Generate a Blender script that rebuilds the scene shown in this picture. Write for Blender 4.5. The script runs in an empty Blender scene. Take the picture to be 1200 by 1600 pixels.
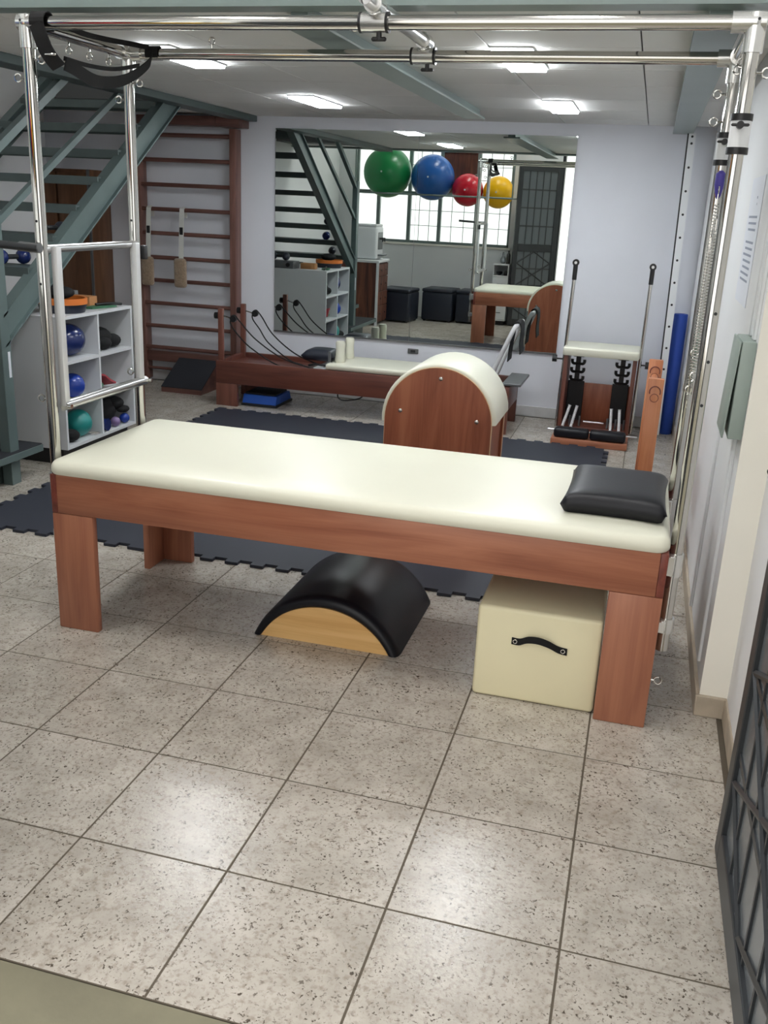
import bpy, bmesh, math, random
from mathutils import Vector, Matrix

random.seed(7)
SC = bpy.context.scene
COL = SC.collection
V = Vector

# ------------------------------------------------------------------ camera
def make_camera():
    f, pitch, roll, yaw = 1465.03, 0.317857, 0.047089, -0.255501
    cy, sy, cp, sp = math.cos(yaw), math.sin(yaw), math.cos(pitch), math.sin(pitch)
    F = V((sy * cp, cy * cp, -sp)); R = V((cy, -sy, 0)); U = R.cross(F)
    cr, sr = math.cos(roll), math.sin(roll)
    R2 = cr * R + sr * U; U2 = -sr * R + cr * U
    cam = bpy.data.cameras.new('camera')
    cam.sensor_fit = 'VERTICAL'; cam.sensor_height = 36.0; cam.sensor_width = 27.0
    cam.lens = 36.0 * f / 1600.0
    cam.clip_start = 0.05; cam.clip_end = 200
    o = bpy.data.objects.new('camera', cam); COL.objects.link(o)
    m = Matrix((R2, U2, -F)).transposed().to_4x4()
    m.translation = V((1.23362, -1.36751, 1.59163))
    o.matrix_world = m
    SC.camera = o
make_camera()

# ------------------------------------------------------------------ world, exposure
SKY_STRENGTH = 2.0
LAMP_STRENGTH = 54.0
HALL_LAMP_STRENGTH = 44.0
def make_world():
    w = bpy.data.worlds.new('daylight'); SC.world = w; w.use_nodes = True
    nt = w.node_tree; bg = nt.nodes['Background']
    bg.inputs[0].default_value = (1.0, 0.98, 0.95, 1); bg.inputs[1].default_value = SKY_STRENGTH
make_world()
SC.view_settings.view_transform = 'Standard'
SC.view_settings.look = 'None'
SC.view_settings.gamma = 1.0
SC.view_settings.use_curve_mapping = False
SC.view_settings.exposure = 0.0
SC.cycles.max_bounces = 10
SC.cycles.diffuse_bounces = 6
SC.cycles.glossy_bounces = 6
SC.cycles.caustics_reflective = False
SC.cycles.caustics_refractive = False
SC.cycles.sample_clamp_indirect = 6.0
SC.cycles.use_denoising = True

# portals in the openings: they only guide the sampling of the daylight
def portal(name, x0, x1, z0, z1, y):
    l = bpy.data.lights.new(name, 'AREA'); l.shape = 'RECTANGLE'; l.size = x1 - x0; l.size_y = z1 - z0
    o = bpy.data.objects.new(name, l); COL.objects.link(o)
    o.location = ((x0 + x1) / 2, y, (z0 + z1) / 2); o.rotation_euler = (math.radians(90), 0, 0)
    l.cycles.is_portal = True
portal('window_portal', -3.0, -0.72, 1.05, 3.0, -0.14)
portal('doorway_portal', -0.05, 1.66, 0.0, 3.0, -0.14)

# ------------------------------------------------------------------ materials
def lin(c):
    return tuple(((x / 255) / 12.92 if x / 255 <= 0.04045 else ((x / 255 + 0.055) / 1.055) ** 2.4) for x in c) + (1,)

def N(nt, t, **kw):
    n = nt.nodes.new(t)
    for k, v in kw.items(): setattr(n, k, v)
    return n

def mat(name, col, rough=0.5, metal=0.0, vary=None, bump=None, coat=0.0, spec=0.5, trans=0.0, sheen=0.0):
    """vary=(scale, amount) colour mottling; bump=(scale, strength, distance)"""
    m = bpy.data.materials.new(name); m.use_nodes = True
    nt = m.node_tree; b = nt.nodes['Principled BSDF']
    b.inputs['Base Color'].default_value = lin(col)
    b.inputs['Roughness'].default_value = rough
    b.inputs['Metallic'].default_value = metal
    b.inputs['Specular IOR Level'].default_value = spec
    b.inputs['Coat Weight'].default_value = coat
    b.inputs['Transmission Weight'].default_value = trans
    b.inputs['Sheen Weight'].default_value = sheen
    tc = N(nt, 'ShaderNodeTexCoord')
    if vary:
        no = N(nt, 'ShaderNodeTexNoise'); no.inputs['Scale'].default_value = vary[0]; no.inputs['Detail'].default_value = 5
        nt.links.new(tc.outputs['Object'], no.inputs['Vector'])
        mr = N(nt, 'ShaderNodeMapRange'); mr.inputs[1].default_value = 0.3; mr.inputs[2].default_value = 0.7
        mr.inputs[3].default_value = 1 - vary[1]; mr.inputs[4].default_value = 1 + vary[1]
        nt.links.new(no.outputs[0], mr.inputs[0])
        mx = N(nt, 'ShaderNodeMix', data_type='RGBA', blend_type='MULTIPLY'); mx.inputs[0].default_value = 1
        mx.inputs[6].default_value = lin(col); nt.links.new(mr.outputs[0], mx.inputs[7])
        nt.links.new(mx.outputs[2], b.inputs['Base Color'])
    if bump:
        no = N(nt, 'ShaderNodeTexNoise'); no.inputs['Scale'].default_value = bump[0]; no.inputs['Detail'].default_value = 3
        nt.links.new(tc.outputs['Object'], no.inputs['Vector'])
        bp = N(nt, 'ShaderNodeBump'); bp.inputs['Strength'].default_value = bump[1]; bp.inputs['Distance'].default_value = bump[2]
        nt.links.new(no.outputs[0], bp.inputs['Height']); nt.links.new(bp.outputs[0], b.inputs['Normal'])
    return m

def wood(name, c_dark, c_mid, c_light, axis='X', rough=0.38, knots=True):
    m = bpy.data.materials.new(name); m.use_nodes = True
    nt = m.node_tree; b = nt.nodes['Principled BSDF']
    tc = N(nt, 'ShaderNodeTexCoord'); oi = N(nt, 'ShaderNodeObjectInfo')
    ad = N(nt, 'ShaderNodeVectorMath', operation='ADD')
    sc = N(nt, 'ShaderNodeVectorMath', operation='SCALE'); sc.inputs[3].default_value = 7.0
    cb = N(nt, 'ShaderNodeCombineXYZ')
    for i in range(3): nt.links.new(oi.outputs['Random'], cb.inputs[i])
    nt.links.new(cb.outputs[0], sc.inputs[0])
    nt.links.new(tc.outputs['Object'], ad.inputs[0]); nt.links.new(sc.outputs[0], ad.inputs[1])
    mp = N(nt, 'ShaderNodeMapping'); nt.links.new(ad.outputs[0], mp.inputs[0])
    s = {'X': (1.0, 9, 9), 'Y': (9, 1.0, 9), 'Z': (9, 9, 1.0)}[axis]
    mp.inputs['Scale'].default_value = s
    n1 = N(nt, 'ShaderNodeTexNoise'); n1.inputs['Scale'].default_value = 1.3; n1.inputs['Detail'].default_value = 3; n1.inputs['Distortion'].default_value = 1.2
    nt.links.new(mp.outputs[0], n1.inputs['Vector'])
    mp2 = N(nt, 'ShaderNodeMapping'); nt.links.new(ad.outputs[0], mp2.inputs[0])
    s2 = {'X': (2.0, 70, 70), 'Y': (70, 2.0, 70), 'Z': (70, 70, 2.0)}[axis]
    mp2.inputs['Scale'].default_value = s2
    n2 = N(nt, 'ShaderNodeTexNoise'); n2.inputs['Scale'].default_value = 2.0; n2.inputs['Detail'].default_value = 4
    nt.links.new(mp2.outputs[0], n2.inputs['Vector'])
    mul = N(nt, 'ShaderNodeMath', operation='MULTIPLY_ADD'); mul.inputs[1].default_value = 0.28; 
    nt.links.new(n2.outputs[0], mul.inputs[0])
    sub = N(nt, 'ShaderNodeMath', operation='SUBTRACT'); sub.inputs[1].default_value = 0.14
    nt.links.new(n1.outputs[0], sub.inputs[0]); nt.links.new(sub.outputs[0], mul.inputs[2])
    cr = N(nt, 'ShaderNodeValToRGB')
    cr.color_ramp.elements[0].position = 0.28; cr.color_ramp.elements[0].color = lin(c_dark)
    cr.color_ramp.elements[1].position = 0.72; cr.color_ramp.elements[1].color = lin(c_light)
    e = cr.color_ramp.elements.new(0.5); e.color = lin(c_mid)
    nt.links.new(mul.outputs[0], cr.inputs[0]); nt.links.new(cr.outputs[0], b.inputs['Base Color'])
    b.inputs['Roughness'].default_value = rough
    return m

def tile_mat():
    m = bpy.data.materials.new('speckled_tile'); m.use_nodes = True
    nt = m.node_tree; b = nt.nodes['Principled BSDF']
    tc = N(nt, 'ShaderNodeTexCoord'); oi = N(nt, 'ShaderNodeObjectInfo')
    cb = N(nt, 'ShaderNodeCombineXYZ')
    for i in range(3): nt.links.new(oi.outputs['Random'], cb.inputs[i])
    sc = N(nt, 'ShaderNodeVectorMath', operation='SCALE'); sc.inputs[3].default_value = 23.0
    nt.links.new(cb.outputs[0], sc.inputs[0])
    ad = N(nt, 'ShaderNodeVectorMath', operation='ADD')
    nt.links.new(tc.outputs['Object'], ad.inputs[0]); nt.links.new(sc.outputs[0], ad.inputs[1])
    def noise(scale, detail, rough=0.5, dist=0.0):
        n = N(nt, 'ShaderNodeTexNoise'); n.inputs['Scale'].default_value = scale; n.inputs['Detail'].default_value = detail
        n.inputs['Roughness'].default_value = rough; n.inputs['Distortion'].default_value = dist
        nt.links.new(ad.outputs[0], n.inputs['Vector']); return n
    def ramp(src, p0, c0, p1, c1):
        r = N(nt, 'ShaderNodeValToRGB'); r.color_ramp.elements[0].position = p0; r.color_ramp.elements[0].color = c0
        r.color_ramp.elements[1].position = p1; r.color_ramp.elements[1].color = c1
        nt.links.new(src, r.inputs[0]); return r
    base = ramp(noise(9, 4, 0.6).outputs[0], 0.30, lin((164, 157, 147)), 0.70, lin((190, 183, 173)))
    blotch = ramp(noise(62, 3, 0.6).outputs[0], 0.50, (0, 0, 0, 1), 0.70, (0.8, 0.8, 0.8, 1))
    mx0 = N(nt, 'ShaderNodeMix', data_type='RGBA'); nt.links.new(blotch.outputs[0], mx0.inputs[0])
    nt.links.new(base.outputs[0], mx0.inputs[6]); mx0.inputs[7].default_value = lin((144, 134, 121))
    # dark flecks: stretched noise gated by a wider cloud
    fl = ramp(noise(118, 2, 0.55, 0.5).outputs[0], 0.585, (0, 0, 0, 1), 0.655, (1, 1, 1, 1))
    gate = ramp(noise(24, 2, 0.5).outputs[0], 0.40, (0.25, 0.25, 0.25, 1), 0.58, (1, 1, 1, 1))
    mg = N(nt, 'ShaderNodeMix', data_type='RGBA', blend_type='MULTIPLY'); mg.inputs[0].default_value = 1
    nt.links.new(fl.outputs[0], mg.inputs[6]); nt.links.new(gate.outputs[0], mg.inputs[7])
    mx = N(nt, 'ShaderNodeMix', data_type='RGBA'); nt.links.new(mg.outputs[2], mx.inputs[0])
    nt.links.new(mx0.outputs[2], mx.inputs[6]); mx.inputs[7].default_value = lin((78, 69, 59))
    nt.links.new(mx.outputs[2], b.inputs['Base Color'])
    b.inputs['Roughness'].default_value = 0.24
    bp = N(nt, 'ShaderNodeBump'); bp.inputs['Strength'].default_value = 0.30; bp.inputs['Distance'].default_value = 0.0016
    nt.links.new(noise(120, 3).outputs[0], bp.inputs['Height']); nt.links.new(bp.outputs[0], b.inputs['Normal'])
    return m

def emit(name, col, strength):
    m = bpy.data.materials.new(name); m.use_nodes = True
    nt = m.node_tree; b = nt.nodes['Principled BSDF']
    b.inputs['Base Color'].default_value = lin((240, 240, 240))
    b.inputs['Emission Color'].default_value = col; b.inputs['Emission Strength'].default_value = strength
    return m

M = {}
M['tile'] = tile_mat()
M['grout'] = mat('grout', (88, 80, 68), 0.9, bump=(200, 0.3, 0.001))
M['concrete'] = mat('threshold_concrete', (118, 114, 94), 0.75, vary=(7, 0.16), bump=(60, 0.25, 0.003))
M['wall'] = mat('white_wall_paint', (230, 231, 232), 0.65, vary=(2.5, 0.02), bump=(90, 0.06, 0.002))
M['wallblue'] = mat('cool_white_wall_paint', (220, 222, 229), 0.6, vary=(2.0, 0.03), bump=(90, 0.06, 0.002))
M['wallcream'] = mat('cream_wall_paint', (240, 237, 226), 0.6, vary=(3, 0.02), bump=(90, 0.06, 0.002))
M['skirtgrey'] = mat('pale_skirting_tile', (196, 196, 196), 0.4, vary=(10, 0.08))
M['skirting'] = mat('skirting_tile', (176, 164, 146), 0.45, vary=(14, 0.14))
M['ceil'] = mat('ceiling_panel', (236, 236, 233), 0.8, vary=(3, 0.02), bump=(140, 0.05, 0.001))
M['ceilgrid'] = mat('ceiling_joint', (95, 97, 97), 0.8)
M['steel'] = mat('green_grey_steel_paint', (122, 136, 133), 0.32, vary=(4, 0.06))
M['stair'] = mat('stair_steel_paint', (92, 107, 106), 0.38, vary=(5, 0.08))
M['tread'] = mat('stair_tread_paint', (80, 92, 91), 0.5, vary=(8, 0.1))
M['rubber'] = mat('black_rubber', (34, 36, 42), 0.7, bump=(220, 0.25, 0.001))
M['mat'] = mat('mat_rubber', (40, 43, 54), 0.62, vary=(3, 0.06), bump=(260, 0.2, 0.001))
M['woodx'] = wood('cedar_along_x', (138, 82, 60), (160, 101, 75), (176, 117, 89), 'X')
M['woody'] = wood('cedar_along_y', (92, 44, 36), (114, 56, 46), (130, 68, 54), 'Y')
M['woodz'] = wood('cedar_along_z', (136, 84, 64), (157, 101, 77), (171, 114, 87), 'Z')
M['barrelw'] = wood('barrel_panel_wood', (132, 72, 50), (156, 90, 64), (174, 108, 78), 'Z')
M['endgrain'] = mat('end_grain', (112, 56, 46), 0.5, vary=(30, 0.1))
M['ply'] = mat('pale_plywood_edge', (216, 180, 142), 0.5, vary=(20, 0.08))
M['reformx'] = wood('reformer_wood_shaded_x', (84, 46, 38), (102, 58, 47), (116, 68, 55), 'X')  # darker wood mostly stands in for the dimmer light by the back wall
M['reformz'] = wood('reformer_wood_shaded_z', (92, 54, 45), (112, 68, 56), (126, 78, 65), 'Z')  # upright grain, with the same shade put into its colour
M['stallx'] = wood('stall_bar_wood_x', (84, 56, 50), (104, 70, 62), (118, 82, 73), 'X')
M['stallz'] = wood('stall_bar_wood_z', (98, 66, 58), (120, 84, 74), (136, 98, 88), 'Z')
M['ladderz'] = wood('ladder_post_wood', (148, 88, 58), (188, 120, 82), (206, 140, 100), 'Z')
M['doorwood'] = wood('cupboard_wood', (82, 54, 34), (104, 70, 46), (120, 84, 58), 'Z', 0.5)
M['cabwood'] = wood('rustic_cabinet_wood', (54, 32, 26), (92, 54, 42), (120, 74, 56), 'Z', 0.5)
M['palew'] = wood('pale_birch', (212, 164, 100), (226, 182, 118), (236, 196, 136), 'X', 0.5)
M['cream'] = mat('cream_vinyl', (228, 227, 209), 0.36, vary=(2.5, 0.012), bump=(300, 0.05, 0.0006))
M['creambox'] = mat('cream_suede_vinyl', (232, 224, 188), 0.5, vary=(3, 0.02), bump=(200, 0.06, 0.0008))
M['black'] = mat('black_vinyl', (16, 17, 24), 0.42, vary=(6, 0.06), spec=0.35, bump=(70, 0.10, 0.002))
M['blackmatte'] = mat('black_fabric', (8, 8, 10), 0.85, bump=(160, 0.3, 0.002))
M['blackplastic'] = mat('black_plastic', (20, 20, 22), 0.4)
M['navyvinyl'] = mat('navy_black_vinyl', (34, 38, 50), 0.4, bump=(60, 0.1, 0.002))
M['chrome'] = mat('chrome', (205, 203, 198), 0.10, 1.0)
M['satin'] = mat('satin_aluminium', (206, 206, 206), 0.30, 1.0)
M['alu'] = mat('pale_aluminium', (222, 223, 224), 0.42, 0.35)
M['cast'] = mat('polished_cast_fitting', (225, 225, 222), 0.20, 0.85)
M['greymetal'] = mat('grey_metal', (120, 122, 124), 0.4, 0.7)
M['darkmetal'] = mat('dark_metal', (58, 60, 62), 0.45, 0.5)
M['charcoal'] = mat('charcoal_door_paint', (46, 49, 52), 0.42, vary=(9, 0.08))
M['doorglass'] = mat('dark_door_glass', (98, 104, 108), 0.25)
M['whiteplastic'] = mat('white_plastic', (226, 228, 230), 0.4)
M['whitemdf'] = mat('white_laminate', (214, 216, 218), 0.45)
M['boxgreen'] = mat('grey_green_enamel', (150, 163, 156), 0.45, vary=(6, 0.05))
M['paper'] = mat('paper', (226, 229, 236), 0.8)
M['ink'] = mat('faded_ink', (150, 156, 172), 0.8)
M['bluefoam'] = mat('blue_foam', (38, 72, 160), 0.7, bump=(200, 0.2, 0.001))
M['bluestep'] = mat('blue_plastic', (40, 92, 190), 0.5)
M['fleece'] = mat('brown_fleece', (160, 138, 114), 0.95, vary=(60, 0.2), bump=(120, 1.0, 0.012), sheen=0.4)
M['webbing'] = mat('white_webbing', (214, 214, 208), 0.8, bump=(300, 0.3, 0.001))
M['greywebbing'] = mat('grey_webbing', (96, 98, 102), 0.8)
M['rope'] = mat('black_rope', (18, 18, 20), 0.8)
M['green'] = mat('green_ball_vinyl', (26, 122, 66), 0.28, vary=(2, 0.04))
M['blue'] = mat('blue_ball_vinyl', (36, 92, 166), 0.28, vary=(2, 0.04))
M['red'] = mat('red_ball_vinyl', (190, 24, 44), 0.25, vary=(2, 0.04))
M['yellow'] = mat('yellow_ball_vinyl', (244, 186, 6), 0.28, vary=(2, 0.03))
M['royal'] = mat('royal_blue_vinyl', (34, 62, 150), 0.25)
M['navyball'] = mat('navy_blue_vinyl', (30, 44, 96), 0.22)
M['teal'] = mat('teal_vinyl', (38, 138, 134), 0.35)
M['lilac'] = mat('lilac_vinyl', (128, 108, 150), 0.4)
M['orange'] = mat('orange_foam', (222, 122, 50), 0.6)
M['tan'] = mat('tan_cork', (176, 124, 78), 0.7)
M['purple'] = mat('purple_grip', (72, 62, 150), 0.5)
M['redband'] = mat('red_band', (150, 50, 60), 0.6)
M['greenband'] = mat('green_band', (60, 110, 80), 0.6)
M['bottle'] = mat('dark_bottle', (50, 44, 42), 0.3)
M['greyglass'] = mat('grey_jar', (140, 144, 148), 0.2)
M['halllamp'] = emit('hall_led_diffuser', (1.0, 0.98, 0.95, 1), HALL_LAMP_STRENGTH)
M['lamp'] = emit('led_diffuser', (0.93, 0.97, 1.0, 1), LAMP_STRENGTH)
def mirror_mat():
    m = mat('mirror_silver', (226, 234, 230), 0.0, 1.0); return m
M['mirror'] = mirror_mat()
def pane_mat():
    m = bpy.data.materials.new('window_glass'); m.use_nodes = True
    nt = m.node_tree; nt.nodes.remove(nt.nodes['Principled BSDF'])
    out = nt.nodes['Material Output']
    t = N(nt, 'ShaderNodeBsdfTransparent'); t.inputs[0].default_value = (0.93, 0.95, 0.95, 1)
    g = N(nt, 'ShaderNodeBsdfGlossy'); g.inputs['Roughness'].default_value = 0.03
    mx = N(nt, 'ShaderNodeMixShader'); mx.inputs[0].default_value = 0.06
    nt.links.new(t.outputs[0], mx.inputs[1]); nt.links.new(g.outputs[0], mx.inputs[2]); nt.links.new(mx.outputs[0], out.inputs[0])
    return m
M['pane'] = pane_mat()

# ------------------------------------------------------------------ mesh helpers
class B:
    """collects shapes, in world coordinates, into one bmesh"""
    def __init__(s): s.bm = bmesh.new()
    def _merge(s, t):
        me = bpy.data.meshes.new('tmp'); t.to_mesh(me); t.free(); s.bm.from_mesh(me); bpy.data.meshes.remove(me)
    def box(s, x0, x1, y0, y1, z0, z1, bev=0.0, seg=2, mtx=None):
        t = bmesh.new(); bmesh.ops.create_cube(t, size=1)
        for v in t.verts:
            v.co = V(((x0 + x1) / 2 + v.co.x * (x1 - x0), (y0 + y1) / 2 + v.co.y * (y1 - y0), (z0 + z1) / 2 + v.co.z * (z1 - z0)))
        if bev > 0: bmesh.ops.bevel(t, geom=t.edges[:], offset=bev, segments=seg, affect='EDGES', profile=0.5)
        if mtx is not None: bmesh.ops.transform(t, matrix=mtx, verts=t.verts)
        s._merge(t); return s
    def cyl(s, p0, p1, r, r2=None, n=16, caps=True):
        p0, p1 = V(p0), V(p1); d = p1 - p0; L = d.length
        t = bmesh.new()
        bmesh.ops.create_cone(t, cap_ends=caps, segments=n, radius1=r, radius2=r if r2 is None else r2, depth=L)
        m = Matrix.Translation((p0 + p1) / 2) @ V((0, 0, 1)).rotation_difference(d.normalized()).to_matrix().to_4x4()
        bmesh.ops.transform(t, matrix=m, verts=t.verts); s._merge(t); return s
    def sphere(s, c, r, sc=(1, 1, 1), n=24, rot=None):
        t = bmesh.new(); bmesh.ops.create_uvsphere(t, u_segments=n, v_segments=max(8, n // 2), radius=r)
        m = Matrix.Translation(V(c)) @ (rot.to_4x4() if rot else Matrix()) @ Matrix.Diagonal((*sc, 1))
        bmesh.ops.transform(t, matrix=m, verts=t.verts); s._merge(t); return s
    def tube(s, pts, r, n=10, closed=False, caps=True):
        pts = [V(p) for p in pts]; k = len(pts); rings = []
        up = None
        for i, p in enumerate(pts):
            a = pts[i - 1] if (i > 0 or closed) else p
            b = pts[(i + 1) % k] if (i < k - 1 or closed) else p
            t = (b - a).normalized()
            if up is None:
                up = t.orthogonal().normalized()
            else:
                up = (up - t * up.dot(t))
                up = up.normalized() if up.length > 1e-6 else t.orthogonal().normalized()
            w = t.cross(up)
            rr = r[i] if isinstance(r, (list, tuple)) else r
            rings.append([s.bm.verts.new(p + (up * math.cos(2 * math.pi * j / n) + w * math.sin(2 * math.pi * j / n)) * rr) for j in range(n)])
        m = k if closed else k - 1
        for i in range(m):
            a, b = rings[i], rings[(i + 1) % k]
            off = 0
            if closed and i == k - 1:
                off = min(range(n), key=lambda o: (a[0].co - b[o].co).length)
            for j in range(n):
                s.bm.faces.new((a[j], a[(j + 1) % n], b[(j + 1 + off) % n], b[(j + off) % n]))
        if caps and not closed:
            s.bm.faces.new(rings[0][::-1]); s.bm.faces.new(rings[-1])
        return s
    def lathe(s, prof, c, n=28, axis='Z', cap=True):
        c = V(c); rings = []
        for r, h in prof:
            ring = []
            for j in range(n):
                a = 2 * math.pi * j / n; u, w = r * math.cos(a), r * math.sin(a)
                p = {'Z': (u, w, h), 'X': (h, u, w), 'Y': (w, h, u)}[axis]
                ring.append(s.bm.verts.new(c + V(p)))
            rings.append(ring)
        for a, b in zip(rings, rings[1:]):
            for j in range(n): s.bm.faces.new((a[j], a[(j + 1) % n], b[(j + 1) % n], b[j]))
        if cap:
            s.bm.faces.new(rings[0][::-1]); s.bm.faces.new(rings[-1])
        return s
    def prism(s, poly, axis, a, b, bev=0.0):
        """poly: 2D points; axis X -> (y,z), Y -> (x,z), Z -> (x,y)"""
        f = {'X': lambda p, t: (t, p[0], p[1]), 'Y': lambda p, t: (p[0], t, p[1]), 'Z': lambda p, t: (p[0], p[1], t)}[axis]
        t = bmesh.new()
        lo = [t.verts.new(f(p, a)) for p in poly]; hi = [t.verts.new(f(p, b)) for p in poly]
        k = len(poly); t.faces.new(lo[::-1]); t.faces.new(hi)
        for i in range(k): t.faces.new((lo[i], lo[(i + 1) % k], hi[(i + 1) % k], hi[i]))
        if bev > 0:
            es = [e for e in t.edges if e.calc_face_angle(0) > 0.6]
            bmesh.ops.bevel(t, geom=es, offset=bev, segments=2, affect='EDGES', profile=0.5)
        bmesh.ops.recalc_face_normals(t, faces=t.faces)
        s._merge(t); return s
    def ribbon(s, pts, wvecs, thick):
        """flat strap: pts centre line, wvecs half-width vectors"""
        pts = [V(p) for p in pts]; k = len(pts); rows = []
        for i, p in enumerate(pts):
            t = (pts[min(i + 1, k - 1)] - pts[max(i - 1, 0)]).normalized()
            w = V(wvecs[i]) if isinstance(wvecs, list) else V(wvecs)
            n = t.cross(w).normalized() * thick / 2
            rows.append([s.bm.verts.new(p + q) for q in (w + n, -w + n, -w - n, w - n)])
        for a, b in zip(rows, rows[1:]):
            for j in range(4): s.bm.faces.new((a[j], a[(j + 1) % 4], b[(j + 1) % 4], b[j]))
        s.bm.faces.new(rows[0][::-1]); s.bm.faces.new(rows[-1])
        return s
    def torus(s, c, R, r, normal=(0, 0, 1), n=18, m=8):
        c = V(c); q = V((0, 0, 1)).rotation_difference(V(normal).normalized())
        return s.tube([c + q @ V((R * math.cos(2 * math.pi * i / n), R * math.sin(2 * math.pi * i / n), 0)) for i in range(n)], r, m, True)

def catmull(pts, n=8):
    P = [V(p) for p in pts]; P = [2 * P[0] - P[1]] + P + [2 * P[-1] - P[-2]]; out = []
    for i in range(1, len(P) - 2):
        a, b, c, d = P[i - 1:i + 3]
        for k in range(n):
            t = k / n
            out.append(0.5 * ((2 * b) + (c - a) * t + (2 * a - 5 * b + 4 * c - d) * t * t + (3 * b - a - 3 * c + d) * t ** 3))
    out.append(P[-2]); return out

WO = {}     # world origin of each object
def link(o, origin, parent=None):
    COL.objects.link(o); origin = V(origin); WO[o.name] = origin
    if parent is not None:
        o.parent = parent; o.location = origin - WO[parent.name]
    else: o.location = origin
    return o
def obj(name, b, m, parent=None, origin=None, smooth=True, angle=38):
    bm = b.bm
    xs = [v.co for v in bm.verts]
    lo = V((min(v.x for v in xs), min(v.y for v in xs), min(v.z for v in xs))); hi = V((max(v.x for v in xs), max(v.y for v in xs), max(v.z for v in xs)))
    if origin is None: origin = (lo + hi) / 2
    origin = V(origin)
    for v in bm.verts: v.co -= origin
    bmesh.ops.recalc_face_normals(bm, faces=bm.faces)
    me = bpy.data.meshes.new(name); bm.to_mesh(me); bm.free()
    me.materials.append(M[m] if isinstance(m, str) else m)
    if smooth:
        me.shade_smooth(); me.set_sharp_from_angle(angle=math.radians(angle))
    return link(bpy.data.objects.new(name, me), origin, parent)
def again(o, origin, parent=None, rot=None):
    """a copy of one mesh object at another world origin"""
    c = o.copy(); WO_c = V(origin)
    c.parent = None; c.matrix_parent_inverse.identity()
    for k in list(c.keys()): del c[k]
    link(c, WO_c, parent)
    if rot is not None: c.rotation_euler = rot
    return c
def tag(o, label, cat, group=None):
    o['label'] = label; o['category'] = cat
    if group: o['group'] = group
    return o
def thing(name, label, cat, loc, group=None):
    o = bpy.data.objects.new(name, None); o.empty_display_size = 0.1
    link(o, loc); return tag(o, label, cat, group)
def struct(name, b, m, parent=None, **kw):
    o = obj(name, b, m, parent, **kw)
    if parent is None: o['kind'] = 'structure'
    return o
def copy_thing(root, delta, label=None, rotz=None):
    """copies a thing with parts and sub-parts, moved by delta"""
    delta = V(delta)
    def rec(o, parent):
        c = o.copy(); COL.objects.link(c); WO[c.name] = WO[o.name] + delta
        c.parent = parent
        if parent is None: c.location = WO[c.name]
        for ch in list(o.children): rec(ch, c)
        return c
    r = rec(root, None)
    if label: r['label'] = label
    if rotz is not None: r.rotation_euler.z = rotz
    return r

T = 0.41
CEIL = 2.21        # underside of the mezzanine
MY = 6.17          # mirror plane on the back wall
WB = 6.185         # back wall
XR = 1.574         # right wall
XL = -3.25         # left wall
ROOF = 4.2

# ================================================================== the setting
# ---- floor
fl = struct('floor', B().box(-4.0, 1.70, 0.0, 6.3, -0.06, -0.0016), 'grout', smooth=False)
def tile_mesh():
    b = B(); h = T / 2 - 0.0028
    t = bmesh.new(); bmesh.ops.create_cube(t, size=1)
    for v in t.verts: v.co = V((v.co.x * 2 * h, v.co.y * 2 * h, v.co.z * 0.012 - 0.006))
    top = [e for e in t.edges if all(v.co.z > -0.001 for v in e.verts)]
    bmesh.ops.bevel(t, geom=top, offset=0.0008, segments=1, affect='EDGES')
    b._merge(t); return b
proto = None
for i in range(-10, 4):
    for j in range(0, 15):
        c = V(((i + .5) * T, (j + .5) * T, 0.0))
        if c.x < XL - T * 0.4 and c.y < 5.0: continue
        if proto is None:
            b = tile_mesh()
            for v in b.bm.verts: v.co += c
            proto = obj('floor_tile', b, 'tile', fl, origin=c)
        else: again(proto, c, fl, rot=(0, 0, random.choice((0, math.pi / 2, math.pi, -math.pi / 2))))
struct('doorstep_slab', B().box(-6, 6, -7, -0.003, -0.08, -0.002), 'concrete', smooth=False)
struct('trim_1', B().box(1.641, 1.659, 0.0, 1.63, -0.01, -0.001), 'grout', smooth=False)

# ---- walls
struct('wall_back', B().box(-4.0, 1.75, WB, WB + 0.15, 0, ROOF), 'wallblue', smooth=False)
struct('wall_right', B().box(XR, XR + 0.3, 1.635, WB, 0, ROOF, 0.004, 1), 'wall', smooth=False)
struct('wall_right_entrance', B().box(1.662, XR + 0.3, -0.15, 1.635, 0, ROOF), 'wall', smooth=False)
struct('trim_2', B().box(XR - 0.001, 1.663, 1.629, 1.6355, 0.075, ROOF), 'wallcream', smooth=False)
struct('wall_left', B().box(XL - 0.15, XL, -0.15, 5.02, 0, ROOF), 'wall', smooth=False)
struct('wall_left_alcove', B().box(-4.05, -3.9, 4.9, WB, 0, ROOF).box(-3.9, XL - 0.15, 4.9, 5.02, 0, ROOF), 'wall', smooth=False)
# front wall around the window and the doorway
wf = B()
wf.box(XL - 0.15, -3.0, -0.15, 0, 0, ROOF)
wf.box(-3.0, -0.72, -0.15, 0, 0, 1.04); wf.box(-3.0, -0.72, -0.15, 0, 3.0, ROOF)
wf.box(-0.72, -0.07, -0.15, 0, 0, ROOF)
wf.box(-0.07, 1.662, -0.15, 0, 3.0, ROOF)
struct('wall_front', wf, 'wall', smooth=False)
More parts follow.
